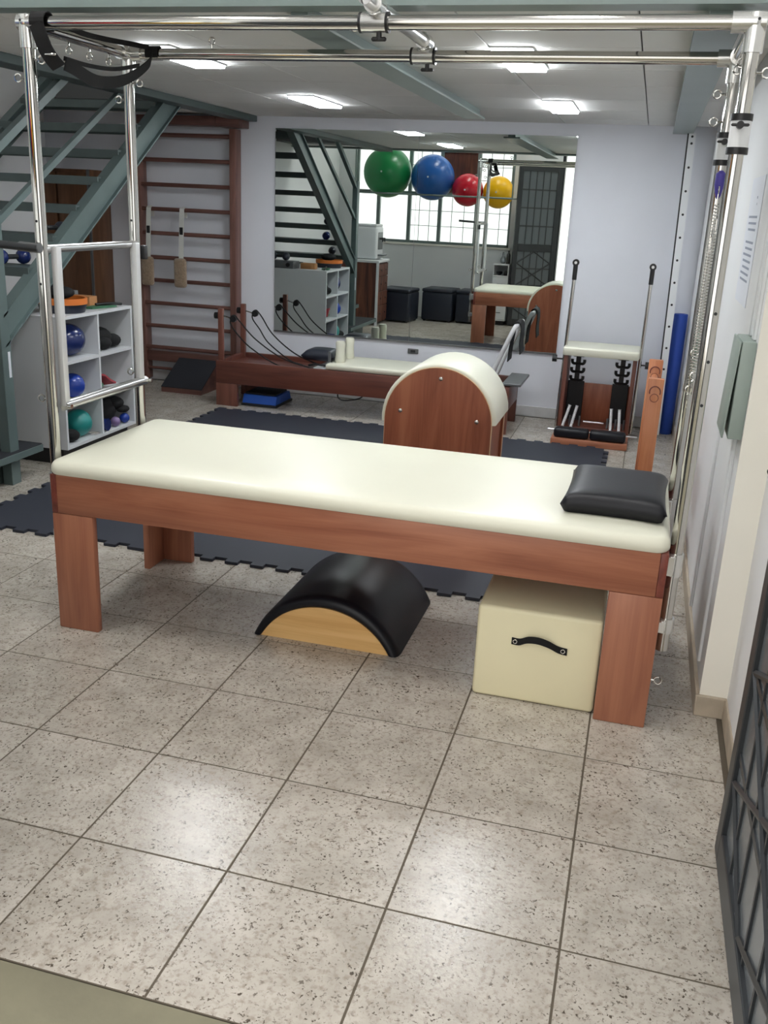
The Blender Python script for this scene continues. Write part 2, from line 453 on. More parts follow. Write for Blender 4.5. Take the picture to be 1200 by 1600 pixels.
# skirting pieces
struct('baseboard_back', B().box(-3.9, XR, WB - 0.012, WB + 0.002, 0, 0.085, 0.003, 1), 'skirtgrey')
struct('baseboard_right', B().box(XR - 0.012, XR + 0.002, 1.63, WB - 0.012, 0, 0.078, 0.003, 1), 'skirting')
struct('baseboard_right_return', B().box(XR - 0.012, 1.662, 1.617, 1.632, 0, 0.076, 0.003, 1), 'skirting')
struct('baseboard_right_entrance', B().box(1.654, 1.664, 0.0, 1.617, 0, 0.076, 0.003, 1), 'skirting')
struct('baseboard_left', B().box(XL - 0.002, XL + 0.012, 0.0, 5.02, 0, 0.08, 0.003, 1), 'skirting')

# ---- mezzanine ceiling with its panels, the roof above
HX0, HX1, HY0, HY1 = -3.25, -2.10, 2.45, 5.25       # stairwell hole
slab = B()
slab.box(HX1, 1.70, 1.95, WB, CEIL + 0.012, CEIL + 0.2)
slab.box(-3.95, HX1, HY1, WB, CEIL + 0.012, CEIL + 0.2)
slab.box(-3.25, HX1, 1.95, HY0, CEIL + 0.012, CEIL + 0.2)
ce = struct('ceiling', slab, 'ceilgrid', smooth=False)
P = 0.6; pan = None
for i in range(-7, 2):
    for j in range(0, 8):
        x0 = 0.5 + i * P; y0 = 1.58 + j * P
        xa, xb = max(x0, -3.9), min(x0 + P, XR); ya, yb = max(y0, 1.952), min(y0 + P, WB)
        if xb - xa < 0.05 or yb - ya < 0.05: continue
        if xa < HX1 and yb > HY0 and ya < HY1:
            if xb > HX1 + 0.05: xa = HX1
            else: continue
        if xa < XL and ya < 5.0: continue
        g = 0.0032
        full = (xb - xa > P - 1e-4 and yb - ya > P - 1e-4)
        c = V(((xa + xb) / 2, (ya + yb) / 2, CEIL + 0.006))
        if full and pan is not None: again(pan, c, ce)
        else:
            o = obj('ceiling_panel', B().box(xa + g, xb - g, ya + g, yb - g, CEIL, CEIL + 0.012, 0.0015, 1), 'ceil', ce, origin=c)
            if full: pan = o
struct('ceiling_roof', B().box(-4.05, XR + 0.3, -0.15, WB + 0.15, ROOF, ROOF + 0.1), 'wall', smooth=False)
# steel beams
struct('trim_3', B().box(-3.25, XR, 1.85, 1.95, 2.19, 2.20).box(-3.25, XR, 1.895, 1.905, 2.20, 2.46).box(-3.25, XR, 1.85, 1.95, 2.46, 2.47), 'steel')
def ibeam(xc, w, y0, y1, z0, z1):
    b = B(); b.box(xc - w / 2, xc + w / 2, y0, y1, z0, z0 + 0.012, 0.002, 1)
    b.box(xc - 0.03, xc + 0.03, y0, y1, z0 + 0.010, z1); return b
struct('trim_4', ibeam(-0.01, 0.14, 1.952, 5.3, 2.150, CEIL), 'steel')
struct('trim_5', ibeam(1.345, 0.14, 1.952, 6.1, 2.150, CEIL), 'steel')
struct('trim_6', B().box(HX1, HX1 + 0.16, 1.96, 6.18, 2.165, CEIL + 0.0, 0.003, 1).box(HX1, HX1 + 0.02, 1.96, 6.18, CEIL, 2.42), 'tread')

# ---- window behind the camera, seen in the mirror
win = struct('window_1', B().box(-3.0, -0.72, -0.10, -0.05, 1.04, 1.075).box(-3.0, -0.72, -0.10, -0.05, 2.965, 3.0)
             .box(-3.0, -2.965, -0.10, -0.05, 1.04, 3.0).box(-0.755, -0.72, -0.10, -0.05, 1.04, 3.0)
             .box(-3.0, -0.72, -0.10, -0.05, 1.70, 1.745).box(-3.0, -0.72, -0.10, -0.05, 2.28, 2.325), 'steel')
for x in (-2.66, -2.2, -1.75, -1.22): obj('mullion', B().box(x - 0.025, x + 0.025, -0.105, -0.045, 1.04, 3.0), 'steel', win)
cols = [-3.0, -2.66, -2.2, -1.75, -1.22, -0.72]
for a, c in zip(cols, cols[1:]):
    for z0, z1 in ((1.075, 1.70), (1.745, 2.28), (2.325, 2.965)):
        p = obj('pane', B().box(a + 0.02, c - 0.02, -0.078, -0.074, z0, z1), 'pane', win, smooth=False)
        if a > -2.3:
            g = B()
            for k in (1, 2): g.box(a + (c - a) * k / 3 - 0.004, a + (c - a) * k / 3 + 0.004, -0.072, -0.064, z0, z1)
            for k in (1, 2): g.box(a + 0.02, c - 0.02, -0.072, -0.064, z0 + (z1 - z0) * k / 3 - 0.004, z0 + (z1 - z0) * k / 3 + 0.004)
            obj('glazing_bar', g, 'steel', p, smooth=False)
obj('dark_board', B().box(-1.73, -1.24, -0.072, -0.06, 1.745, 2.28), 'cabwood', win)
obj('window_sill', B().box(-3.03, -0.69, -0.06, 0.03, 1.01, 1.04, 0.004, 1), 'wallcream', win)
# doorway frame with transom light
df = struct('trim_7', B().box(-0.07, -0.03, -0.15, 0.0, 0, 3.0).box(-0.03, 1.662, -0.12, -0.06, 2.16, 2.21).box(-0.03, 1.662, -0.12, -0.06, 2.96, 3.0), 'charcoal')

# ---- right wall: the pale panel joints and cable covers
def raceway(y0, y1, z0, z1):
    return B().box(XR - 0.012, XR + 0.001, y0, y1, z0, z1, 0.003, 1)

# ================================================================== trapeze table
tt = thing('trapeze_table', 'large wooden trapeze table with cream mattress and chrome pipe frame', 'exercise table', (0.32, 1.87, 0))
X0, X1, Y0, Y1 = -0.766, 1.403, 1.472, 2.278
ZA, ZT = 0.461, 0.607
obj('front_board', B().box(X0 + 0.024, X1 - 0.024, Y0, Y0 + 0.03, ZA, ZT, 0.003), 'woodx', tt)
obj('back_board', B().box(X0 + 0.024, X1 - 0.024, Y1 - 0.03, Y1, ZA, ZT, 0.003), 'woodx', tt)
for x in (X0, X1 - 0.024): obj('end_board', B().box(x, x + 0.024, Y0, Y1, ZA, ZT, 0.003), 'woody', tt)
obj('deck', B().box(X0 + 0.025, X1 - 0.025, Y0 + 0.031, Y1 - 0.031, 0.575, 0.600), 'woodx', tt)
for sx in (0, 1):
    for sy in (0, 1):
        b = B()
        xa, xb = (X0, X0 + 0.165) if sx == 0 else (X1 - 0.165, X1)
        ya, yb = (Y0, Y0 + 0.03) if sy == 0 else (Y1 - 0.03, Y1)
        b.box(xa, xb, ya, yb, 0, ZA - 0.001, 0.004)
        xs = (X0, X0 + 0.028) if sx == 0 else (X1 - 0.028, X1)
        ys = (Y0 + 0.0305, Y0 + 0.165) if sy == 0 else (Y1 - 0.165, Y1 - 0.0305)
        b.box(xs[0], xs[1], ys[0], ys[1], 0, ZA - 0.001, 0.004)
        obj('leg', b, 'woodz', tt)
def mattress_mesh(x0, x1, y0, y1, z0, z1, rc, re, n=6):
    """rounded plan corners and a rounded upper edge"""
    b = B()
    def ring(inset, z):
        pts = []
        r = max(rc - inset, 0.002)
        for cx, cy, a0 in ((x1 - inset - r, y1 - inset - r, 0), (x0 + inset + r, y1 - inset - r, 90), (x0 + inset + r, y0 + inset + r, 180), (x1 - inset - r, y0 + inset + r, 270)):
            for k in range(n + 1):
                a = math.radians(a0 + 90 * k / n); pts.append(b.bm.verts.new((cx + r * math.cos(a), cy + r * math.sin(a), z)))
        return pts
    rings = [ring(0.006, z0), ring(0.0, z0 + 0.008)]
    for k in range(7):
        a = math.radians(90 * k / 6); rings.append(ring(re * (1 - math.cos(a)), z1 - re + re * math.sin(a)))
    rings.append(ring(re + 0.08, z1 + 0.004))
    for a, c in zip(rings, rings[1:]):
        m = len(a)
        for j in range(m): b.bm.faces.new((a[j], a[(j + 1) % m], c[(j + 1) % m], c[j]))
    b.bm.faces.new(rings[0][::-1]); b.bm.faces.new(rings[-1]); return b
obj('mattress', mattress_mesh(-0.775, 1.404, 1.462, 2.262, 0.608, 0.658, 0.05, 0.030), 'cream', tt)

PR = 0.0205
FX = {'l': -0.803, 'r': 1.4265}; FY = {'f': 1.57, 'b': 2.20}; FZ = 2.093
for kx, x in FX.items():
    for ky, y in FY.items():
        obj('post', B().cyl((x, y, 0.246), (x, y, FZ - 0.02), PR, n=24), 'chrome', tt)
        sx = 1 if kx == 'l' else -1; sy = 1 if ky == 'f' else -1
        e = B()
        e.cyl((x, y, FZ - 0.075), (x, y, FZ + 0.022), 0.0275, n=24)
        e.cyl((x - sx * 0.025, y, FZ), (x + sx * 0.062, y, FZ), 0.0275, n=24)
        e.cyl((x, y, FZ), (x, y + sy * 0.062, FZ), 0.0265, n=24)
        e.sphere((x, y, FZ), 0.0295, n=20)
        el = obj('corner_fitting', e, 'cast', tt)
        obj('screw', B().cyl((x - sx * 0.005, y - sy * 0.0265, FZ + 0.004), (x - sx * 0.005, y - sy * 0.030, FZ + 0.004), 0.004, n=8), 'darkmetal', el)
        # clamps to the table end
        for z, h in ((0.545, 0.075), (0.335, 0.05)):
            c = B(); c.cyl((x, y, z - h / 2), (x, y, z + h / 2), 0.0265, n=24)
            xe = X0 - 0.0005 if kx == 'l' else X1 + 0.0005
            c.box(min(x, xe), max(x, xe), y - 0.035, y + 0.035, z - h / 2 + 0.004, z + h / 2 - 0.004, 0.003, 1)
            obj('clamp', c, 'cast', tt)
for y in FY.values(): obj('top_rail', B().cyl((FX['l'], y, FZ), (FX['r'], y, FZ), PR, n=24), 'chrome', tt)
for x in FX.values(): obj('side_rail', B().cyl((x, FY['f'], FZ), (x, FY['b'], FZ), PR, n=24), 'chrome', tt)
# eyebolts
eb0 = None
def eyebolt(p, d):
    global eb0
    p, d = V(p), V(d).normalized()
    n = d.orthogonal()
    n = V((0.25, 1, 0)) if abs(d.z) > 0.5 else (V((0, 1, 0)) if abs(d.x) > 0.5 else V((1, 0, 0)))
    b = B(); b.cyl(p, p + d * 0.014, 0.0035, n=8); b.torus(p + d * 0.026, 0.0125, 0.003, n, 16, 6)
    return obj('eyebolt', b, 'chrome', tt)
eyebolt((FX['l'] + PR, FY['f'], 1.985), (1, 0, 0))
for z in (1.985, 1.90): eyebolt((FX['r'] - PR, FY['b'], z), (-1, 0, 0))
eyebolt((FX['l'] - PR, FY['f'], 1.93), (-1, 0, 0)); eyebolt((FX['l'] - PR, FY['b'], 1.93), (-1, 0, 0)); eyebolt((FX['l'] + PR, FY['b'], 1.99), (1, 0, 0))
eyebolt((FX['r'] + PR, FY['f'], 1.97), (1, 0, 0)); eyebolt((FX['r'], FY['f'] + PR, 1.90), (0, 1, 0)); eyebolt((FX['r'], FY['f'] + PR, 1.99), (0, 1, 0))
for y in (1.68, 1.80, 1.93, 2.06): eyebolt((FX['l'], y, FZ - PR), (0, 0, -1))
for y in (1.72, 1.95, 2.10): eyebolt((FX['r'], y, FZ - PR), (0, 0, -1))
eyebolt((0.30, FY['f'] + 0.1, FZ), (-1, 0, 0.3)); eyebolt((-0.45, FY['b'], FZ + PR), (0, 0, 1))
for x, y in ((-0.82, 1.57), (-0.82, 2.2)): eyebolt((x, y, 0.86), (-1, 0, 0))
for x, y in ((FX['r'], 1.57),):
    for z in (1.06, 1.19, 1.33): obj('hole_dot', B().cyl((x + 0.008, y - 0.0165, z), (x + 0.0085, y - 0.0195, z), 0.005, n=8), 'darkmetal', tt)  # dark dots laid on the post for the shade inside small holes
for y in FY.values():
    for z in (1.48, 1.27) if y < 2 else (1.48,): obj('peg_hole', B().cyl((FX['l'], y - PR + 0.002, z), (FX['l'], y - PR - 0.0006, z), 0.0045, n=10), 'blackplastic', tt)
eyebolt((X1 + 0.0005, 1.56, 0.135), (1, 0, 0))
# push-through bar at the left end
px = -0.776
obj('push_bar_top', B().cyl((px - 0.02, FY['f'], 1.388), (px - 0.02, FY['b'], 1.388), 0.0145, n=18), 'satin', tt)
for y in (1.612, 2.158): obj('push_bar_arm', B().box(px - 0.012, px + 0.012, y - 0.016, y + 0.016, 0.83, 1.395, 0.004), 'alu', tt)
obj('push_bar_bottom', B().cyl((px, 1.60, 0.832), (px, 2.195, 0.832), 0.0185, n=18), 'satin', tt)
for y in (1.60, 2.195): obj('push_bar_knob', B().cyl((px + 0.018, y, 0.832), (px + 0.034, y, 0.832), 0.009, n=12), 'chrome', tt)
sb = obj('swing_bar', B().cyl((-0.79, 1.53, 1.392), (-1.15, 1.53, 1.405), 0.0135, n=14), 'darkmetal', tt)
obj('swing_bar_clamp', B().cyl((-0.785, 1.535, 1.392), (-0.865, 1.535, 1.395), 0.0165, n=14), 'greymetal', sb)
obj('rest_hook', B().box(-0.775, -0.755, 2.19, 2.22, 1.33, 1.385, 0.004), 'blackplastic', tt)
# sliding sleeves on the right posts
for y in FY.values():
    s = obj('sliding_sleeve', B().cyl((FX['r'], y, 1.775), (FX['r'], y, 1.858), 0.0275, n=24), 'whiteplastic', tt)
    for z in (1.772, 1.858): obj('collar', B().cyl((FX['r'], y, z - 0.009), (FX['r'], y, z + 0.009), 0.0295, n=24), 'blackplastic', s)
    k = B().cyl((FX['r'] - 0.004, y - 0.026, 1.836), (FX['r'] - 0.004, y - 0.050, 1.836), 0.010, n=12).box(FX['r'] - 0.028, FX['r'] + 0.020, y - 0.048, y - 0.04, 1.832, 1.840, 0.003, 1)
    obj('wing_knob', k, 'blackplastic', s)
# sliding traverse over the two top rails
tx = 0.368; tz = FZ + 0.048
obj('traverse_tube', B().tube([(tx, 1.46, tz), (tx, 2.27, tz)], 0.0205, 20, caps=False).cyl((tx, 1.50, tz), (tx, 2.27, tz), 0.0185, n=20), 'satin', tt)
for y in FY.values():
    s = B().cyl((tx - 0.043, y, FZ), (tx + 0.043, y, FZ), 0.0275, n=24).cyl((tx, y, FZ), (tx, y, tz), 0.022, n=20).cyl((tx, y - 0.03, tz), (tx, y + 0.03, tz), 0.0275, n=24)
    s = obj('traverse_sleeve', s, 'cast', tt)
    for x in (-0.041, 0.041): obj('collar', B().cyl((tx + x - 0.004, y, FZ), (tx + x + 0.004, y, FZ), 0.0285, n=24), 'blackplastic', s)
    k = B().cyl((tx + 0.015, y, FZ - 0.026), (tx + 0.015, y, FZ - 0.046), 0.0085, n=10).box(tx - 0.008, tx + 0.038, y - 0.006, y + 0.006, FZ - 0.05, FZ - 0.038, 0.004, 1)
    obj('wing_knob', k, 'blackplastic', s)
# springs and clips hanging at the right end
def spring(x, y, z1, z0, r=0.0085, turns=46):
    pts = []
    n = turns * 7
    for i in range(n + 1):
        a = 2 * math.pi * turns * i / n; pts.append((x + r * math.cos(a), y + r * math.sin(a), z1 + (z0 - z1) * i / n))
    b = B().tube(pts, 0.0016, 4)
    b.tube([(x, y, z1 + 0.035), (x, y, z1 - 0.005)], 0.002, 6).torus((x, y, z1 + 0.045), 0.012, 0.0025, (1, 0, 0), 12, 6)
    b.torus((x, y, z0 - 0.02), 0.013, 0.0026, (0, 1, 0), 12, 6).tube([(x, y, z0), (x, y, z0 - 0.01)], 0.002, 6)
    b.box(x - 0.005, x + 0.005, y - 0.012, y + 0.012, z0 - 0.085, z0 - 0.03, 0.004, 1)
    return b
spring_things = []
for (x, y, z1, z0) in ((1.425, 2.125, 1.64, 1.16), (1.42, 2.06, 1.50, 1.04), (1.425, 1.98, 1.56, 1.10)):
    obj('spring', spring(x, y, z1, z0), 'chrome', tt)
for (x, y, z1, z0) in ((1.425, 2.135, 1.745, 1.70),):
    obj('purple_grip', B().lathe([(0.006, 1.745), (0.016, 1.735), (0.017, 1.70), (0.009, 1.665), (0.004, 1.655)], (x, y, 0), 14), 'purple', tt)

# ---- black sling on the corner of the frame
sl = B()
def strip(pts, w, wd=(0, 0, 1), n=6, thick=0.004):
    p = catmull(pts, n); wv = []
    for q in p: wv.append(V(wd).normalized() * w)
    sl.ribbon(p, wv, thick)
sl.ribbon([V((-0.747, 1.57 + 0.032 * math.cos(a), FZ + 0.032 * math.sin(a))) for a in [math.radians(t) for t in range(200, -60, -20)]], [V((0.026, 0, 0))] * 13, 0.004)
strip([(-0.747, 1.536, FZ - 0.006), (-0.736, 1.538, 2.055), (-0.724, 1.545, 2.015), (-0.708, 1.555, 1.985), (-0.69, 1.565, 1.962)], 0.024, (1, 0.15, 0.5))
strip([(-0.69, 1.60, 1.978), (-0.696, 1.66, 1.972), (-0.712, 1.78, 1.955), (-0.722, 1.88, 1.955), (-0.717, 2.0, 1.975), (-0.705, 2.1, 2.015), (-0.69, 2.165, 2.06), (-0.685, 2.168, 2.085)], 0.021, (0.3, 0, 1))
strip([(-0.693, 1.60, 1.994), (-0.722, 1.80, 1.998), (-0.713, 1.95, 2.008), (-0.70, 2.10, 2.04)], 0.007, (0.2, 0, 1))
strip([(-0.72, 1.60, 2.105), (-0.752, 1.80, 2.102), (-0.752, 1.95, 2.106), (-0.73, 2.09, 2.112), (-0.70, 2.17, 2.112)], 0.009, (0.5, 0, 1))
sl.ribbon([V((-0.69, 2.20 + 0.0255 * math.cos(a), FZ + 0.0255 * math.sin(a))) for a in [math.radians(t) for t in range(215, -60, -20)]], [V((0.026, 0, 0))] * 14, 0.004)
strap = obj('hanging_sling', sl, 'blackmatte', smooth=False)
tag(strap, 'black webbing sling draped over the left corner of the chrome frame', 'strap')
obj('buckle', B().box(-0.745, -0.688, 1.545, 1.551, 1.995, 2.002, 0.002, 1), 'chrome', strap)

# ---- black pillow on the mattress
def cushion(cx, cy, z0, hx, hy, th, nx=18, ny=18, p=2.6, rot=0.0, pinch=0.06):
    b = B(); top = []; bot = []
    for j in range(ny + 1):
        rt, rb = [], []
        for i in range(nx + 1):
            u, v = -1 + 2 * i / nx, -1 + 2 * j / ny
            h = (max(0, 1 - abs(u) ** p) * max(0, 1 - abs(v) ** p)) ** 0.5
            px_ = u * hx * (1 - pinch * (1 - v * v) * abs(u)); py_ = v * hy * (1 - pinch * (1 - u * u) * abs(v))
            x = cx + px_ * math.cos(rot) - py_ * math.sin(rot); y = cy + px_ * math.sin(rot) + py_ * math.cos(rot)
            rt.append(b.bm.verts.new((x, y, z0 + th * 0.42 + th * 0.58 * h)))
            edge = i in (0, nx) or j in (0, ny)
            rb.append(rt[-1] if edge else b.bm.verts.new((x, y, z0 + th * 0.42 * (1 - min(1, h * 1.9)))))
        top.append(rt); bot.append(rb)
    for j in range(ny):
        for i in range(nx):
            b.bm.faces.new((top[j][i], top[j][i + 1], top[j + 1][i + 1], top[j + 1][i]))
            q = [bot[j][i], bot[j + 1][i], bot[j + 1][i + 1], bot[j][i + 1]]
            if len(set(q)) == 4:
                try: b.bm.faces.new(q)
                except ValueError: pass
    return b
pw = obj('pillow', cushion(1.222, 1.80, 0.664, 0.168, 0.222, 0.074, 26, 26, 8.0, -0.02, 0.05), 'black', smooth=True, angle=80)
tag(pw, 'black vinyl pillow lying at the right end of the cream mattress', 'pillow')

# ================================================================== under the table
bx = thing('storage_box', 'cream upholstered box with black strap handle under the table', 'box', (1.03, 1.73, 0))
obj('body', B().box(0.824, 1.236, 1.507, 1.96, 0.0, 0.335, 0.014, 3), 'creambox', bx)
hp = catmull([(0.945, 1.505, 0.222), (0.972, 1.504, 0.222), (1.0, 1.490, 0.240), (1.035, 1.482, 0.246), (1.07, 1.487, 0.236), (1.10, 1.503, 0.216), (1.13, 1.5045, 0.211)], 5)
hd = obj('handle', B().ribbon(hp, V((0, 0.0, 0.012)), 0.004), 'blackmatte', bx)
for x, z in ((0.957, 0.222), (1.116, 0.213)): obj('grommet', B().torus((x, 1.5015, z), 0.0065, 0.002, (0, 1, 0), 14, 6), 'chrome', hd)

def arc_pts(x0, x1, h, n=28):
    c = (x1 - x0) / 2; R = (c * c + h * h) / (2 * h); cz = h - R; xm = (x0 + x1) / 2
    a = math.asin(min(1, c / R)); a = a if cz <= 0 else math.pi - a
    return [(xm + R * math.sin(-a + 2 * a * i / n), cz + R * math.cos(-a + 2 * a * i / n)) for i in range(n + 1)]
arc = thing('arc_barrel', 'low black padded arc barrel with pale wood end under the table', 'arc barrel', (0.23, 1.95, 0))
n = 28
outer = arc_pts(-0.058, 0.522, 0.197, n); inner = arc_pts(-0.022, 0.478, 0.150, n)
def shell(rows):
    b = B(); R = [[b.bm.verts.new(p) for p in r] for r in rows]; k = len(R)
    for i in range(k):
        a, c = R[i], R[(i + 1) % k]
        for j in range(len(a) - 1): b.bm.faces.new((a[j], a[j + 1], c[j + 1], c[j]))
    for e in (0, -1): b.bm.faces.new([r[e] for r in R][:: 1 if e else -1])
    return b
def mixp(t): return [(o[0] * (1 - t) + i[0] * t, o[1] * (1 - t) + i[1] * t) for o, i in zip(outer, inner)]
ya, yb = 1.665, 2.235
rows = []
for y, t in ((ya + 0.020, 1.0), (ya + 0.004, 0.85), (ya, 0.6), (ya + 0.004, 0.3), (ya + 0.016, 0.1), (ya + 0.04, 0.0), (yb - 0.04, 0.0), (yb - 0.016, 0.1), (yb - 0.004, 0.3), (yb, 0.6), (yb - 0.02, 1.0)):
    rows.append([(x, y, max(z, 0.002)) for x, z in mixp(t)])
obj('padding', shell(rows), 'black', arc, angle=60)
for y in (ya + 0.012, yb - 0.03): obj('end_panel', B().prism([(x, z) for x, z in arc_pts(-0.03, 0.480, 0.150, 24)], 'Y', y, y + 0.018), 'palew', arc)

# ---- interlocking rubber mat, three tiles by three
mt = thing('rubber_mat', 'large dark interlocking rubber mat spread behind the trapeze table', 'mat', (-0.39, 3.84, 0))
S = 0.99; D = 0.035; NT = 8
def edge_profile(a, out_first):
    """offsets along one side: alternating flush and tooth"""
    pts = []
    for k in range(NT * 2):
        t0, t1 = k / (NT * 2), (k + 1) / (NT * 2); o = a if (k % 2 == 0) == out_first else 0.0
        pts += [(t0, o), (t1, o)]
    return pts
def mat_tile():
    poly = []
    for t, o in edge_profile(D, True): poly.append((t * S, o * 1.0))                    # near side: notched inwards
    for t, o in edge_profile(D, True): poly.append((S + o, t * S))
    for t, o in edge_profile(D, True)[::-1]: poly.append((t * S, S + o))
    for t, o in edge_profile(D, True)[::-1]: poly.append((o, t * S))
    q = []
    for p in poly:
        if not q or (abs(p[0] - q[-1][0]) + abs(p[1] - q[-1][1])) > 1e-6: q.append(p)
    # clean the corner where the last notch meets the first
    q = [p for p in q if not (p[0] < 1e-6 and p[1] < 1e-6)]
    return q
mp = None
for i in range(3):
    for j in range(3):
        o = V((-1.885 + i * S, 2.298 + j * S, 0.0))
        if mp is None:
            b = B().prism([(p[0] * 0.9994 + o.x, p[1] * 0.9994 + o.y) for p in mat_tile()], 'Z', 0.0005, 0.014); mp = obj('mat_tile', b, 'mat', mt, origin=o, smooth=False)
        else: again(mp, o, mt)
FM = 0.0145    # top of the mat

# ================================================================== ladder barrel
lb = thing('ladder_barrel', 'ladder barrel with cream padded drum and wooden side panels', 'ladder barrel', (0.75, 3.3, FM))
cx, rr, zc = 0.322, 0.268, 0.578
def dpanel(r): return [(cx - r, FM), (cx + r, FM)] + [(cx + r * math.cos(math.radians(t)), zc + r * math.sin(math.radians(t))) for t in range(0, 181, 6)]
for k, y in enumerate((3.075, 3.50)):
    pnl = obj('side_panel', B().prism(dpanel(rr), 'Y', y, y + 0.025), 'barrelw', lb)
    rim = B()
    pr = [V((cx - rr - 0.001, y + 0.0125, FM + 0.002))] + [V((cx + (rr + 0.001) * math.cos(math.radians(t)), y + 0.0125, zc + (rr + 0.001) * math.sin(math.radians(t)))) for t in range(180, -1, -6)] + [V((cx + rr + 0.001, y + 0.0125, FM + 0.002))]
    rim.ribbon(pr, V((0, 0.0125, 0)), 0.003)
    obj('edge_band', rim, 'ply', pnl)
    for (bxx, bz) in ((cx - 0.19, 0.62), (cx + 0.195, 0.60), (cx + 0.005, 0.795)):
        yy = y - 0.001 if k == 0 else y + 0.026
        obj('bolt', B().sphere((bxx, yy, bz), 0.011, (1, 0.55, 1), 12), 'chrome', pnl)
rows = []
def arcrow(r, y): return [(cx + r * math.cos(math.radians(t)), y, zc + r * math.sin(math.radians(t))) for t in range(184, -5, -7)]
yA, yB = 3.082, 3.518
for r, y in ((rr + 0.003, yA), (rr + 0.010, yA), (rr + 0.018, yA + 0.005), (rr + 0.021, yA + 0.014), (rr + 0.021, yB - 0.014), (rr + 0.018, yB - 0.005), (rr + 0.010, yB), (rr + 0.003, yB)):
    rows.append(arcrow(r, y))
obj('drum_pad', shell(rows), 'cream', lb, angle=50)
for x in (cx - 0.255, cx + 0.235): obj('cross_board', B().box(x, x + 0.02, 3.10, 3.50, FM + 0.05, 0.58), 'barrelw', lb)
for y in (3.17, 3.41): obj('base_rail', B().box(cx - 0.25, 1.36, y, y + 0.06, FM, FM + 0.05, 0.004), 'woodx', lb)
for y in (2.985, 3.585):
    lp = obj('ladder_post', B().box(1.292, 1.362, y, y + 0.035, FM, 0.90, 0.005), 'ladderz', lb)
    for z in (0.852,):
        obj('dowel_end', B().cyl((1.327, y - 0.005, z - 0.038), (1.327, y + 0.001, z - 0.038), 0.0165, n=18), 'ladderz', lp)
        obj('dowel_ring', B().torus((1.327, y - 0.003, z - 0.038), 0.0175, 0.002, (0, 1, 0), 18, 6), 'endgrain', lp)
        g = B().tube([(1.327 + 0.024 * math.cos(math.radians(t)), y - 0.001, z - 0.012 + 0.026 * math.sin(math.radians(t))) for t in range(-20, 201, 20)], 0.0028, 6)
        obj('groove', g, 'endgrain', lp)
for z in (0.14, 0.30, 0.46, 0.62, 0.815): obj('rung', B().cyl((1.327, 3.02, z), (1.327, 3.585, z), 0.0165, n=16), 'ladderz', lb)

# ================================================================== reformer
rf = thing('reformer', 'shade toned wooden reformer bed with ropes and cream carriage along the back wall', 'reformer', (-0.8, 5.68, 0))
RX0, RX1, RY0, RY1 = -1.972, 0.36, 5.43, 5.95
RZ0, RZ1 = 0.180, 0.356
for y in (RY0, RY1 - 0.035): obj('side_rail', B().box(RX0, RX1, y, y + 0.035, RZ0, RZ1, 0.004), 'reformx', rf)
for x in (RX0, RX1 - 0.035): obj('end_rail', B().box(x, x + 0.035, RY0 + 0.0355, RY1 - 0.0355, RZ0, RZ1, 0.003), 'reformx', rf)
obj('head_deck', B().box(RX0 + 0.036, -1.15, RY0 + 0.036, RY1 - 0.036, 0.30, 0.318), 'reformx', rf)
for x in (RX0, RX1 - 0.18):
    for y in (RY0, RY1 - 0.035): obj('leg', B().box(x, x + 0.18, y, y + 0.035, 0, RZ0 - 0.0005, 0.004), 'reformz', rf)
for y in (RY0 + 0.03, RY1 - 0.06):
    po = obj('riser_post', B().box(-1.965, -1.925, y, y + 0.035, RZ1 - 0.08, 0.755, 0.004), 'reformz', rf)
    yc = y + 0.017
    obj('knob', B().cyl((-1.968, yc, 0.70), (-1.995, yc, 0.70), 0.026, n=10), 'blackplastic', po)
    obj('pulley_stem', B().cyl((-1.924, yc, 0.70), (-1.86, yc, 0.685), 0.006, n=8), 'chrome', po)
    obj('pulley', B().cyl((-1.84, yc - 0.012, 0.683), (-1.84, yc + 0.012, 0.683), 0.026, n=18), 'blackplastic', po)
for y in (RY0 + 0.047, RY1 - 0.043):
    dy = 0.10 if y < 5.7 else -0.16
    r1 = catmull([(-1.858, y, 0.70), (-1.862, y, 0.64), (-1.80, y, 0.56), (-1.70, y + dy * 0.3, 0.46), (-1.50, y + dy * 0.6, 0.345), (-1.36, y + dy, 0.322)], 8)
    r2 = catmull([(-1.855, y, 0.703), (-1.825, y, 0.708), (-1.78, y, 0.66), (-1.66, y + dy * 0.3, 0.53), (-1.45, y + dy * 0.6, 0.40), (-1.20, y + dy, 0.33)], 8)
    obj('rope', B().tube(r1, 0.0055, 8), 'rope', rf); obj('rope', B().tube(r2, 0.0055, 8), 'rope', rf)
obj('carriage', mattress_mesh(-1.07, -0.08, RY0 + 0.02, RY1 - 0.02, 0.362, 0.402, 0.02, 0.015), 'cream', rf)
obj('carriage_base', B().box(-1.17, -0.08, RY0 + 0.04, RY1 - 0.04, 0.357, 0.3615), 'whitemdf', rf)
for y in (5.565, 5.80):
    obj('shoulder_rest', B().lathe([(0.036, 0.402), (0.041, 0.42), (0.036, 0.46), (0.034, 0.50), (0.037, 0.53), (0.037, 0.555), (0.030, 0.568)], (-0.985, y, 0), 20), 'cream', rf)
hr = obj('headrest', cushion(-1.17, 5.68, 0.40, 0.135, 0.13, 0.085, 12, 12, 4), 'navyvinyl', rf, angle=70)
obj('headrest_bracket', B().box(-1.075, -1.055, 5.535, 5.547, 0.385, 0.485, 0.002, 1), 'greymetal', hr)
obj('rope_bundle', B().tube(catmull([(-1.22, 5.50, 0.372), (-1.16, 5.49, 0.385), (-1.07, 5.50, 0.378), (-1.02, 5.53, 0.39), (-1.06, 5.55, 0.40)], 6), 0.008, 8), 'rope', rf)
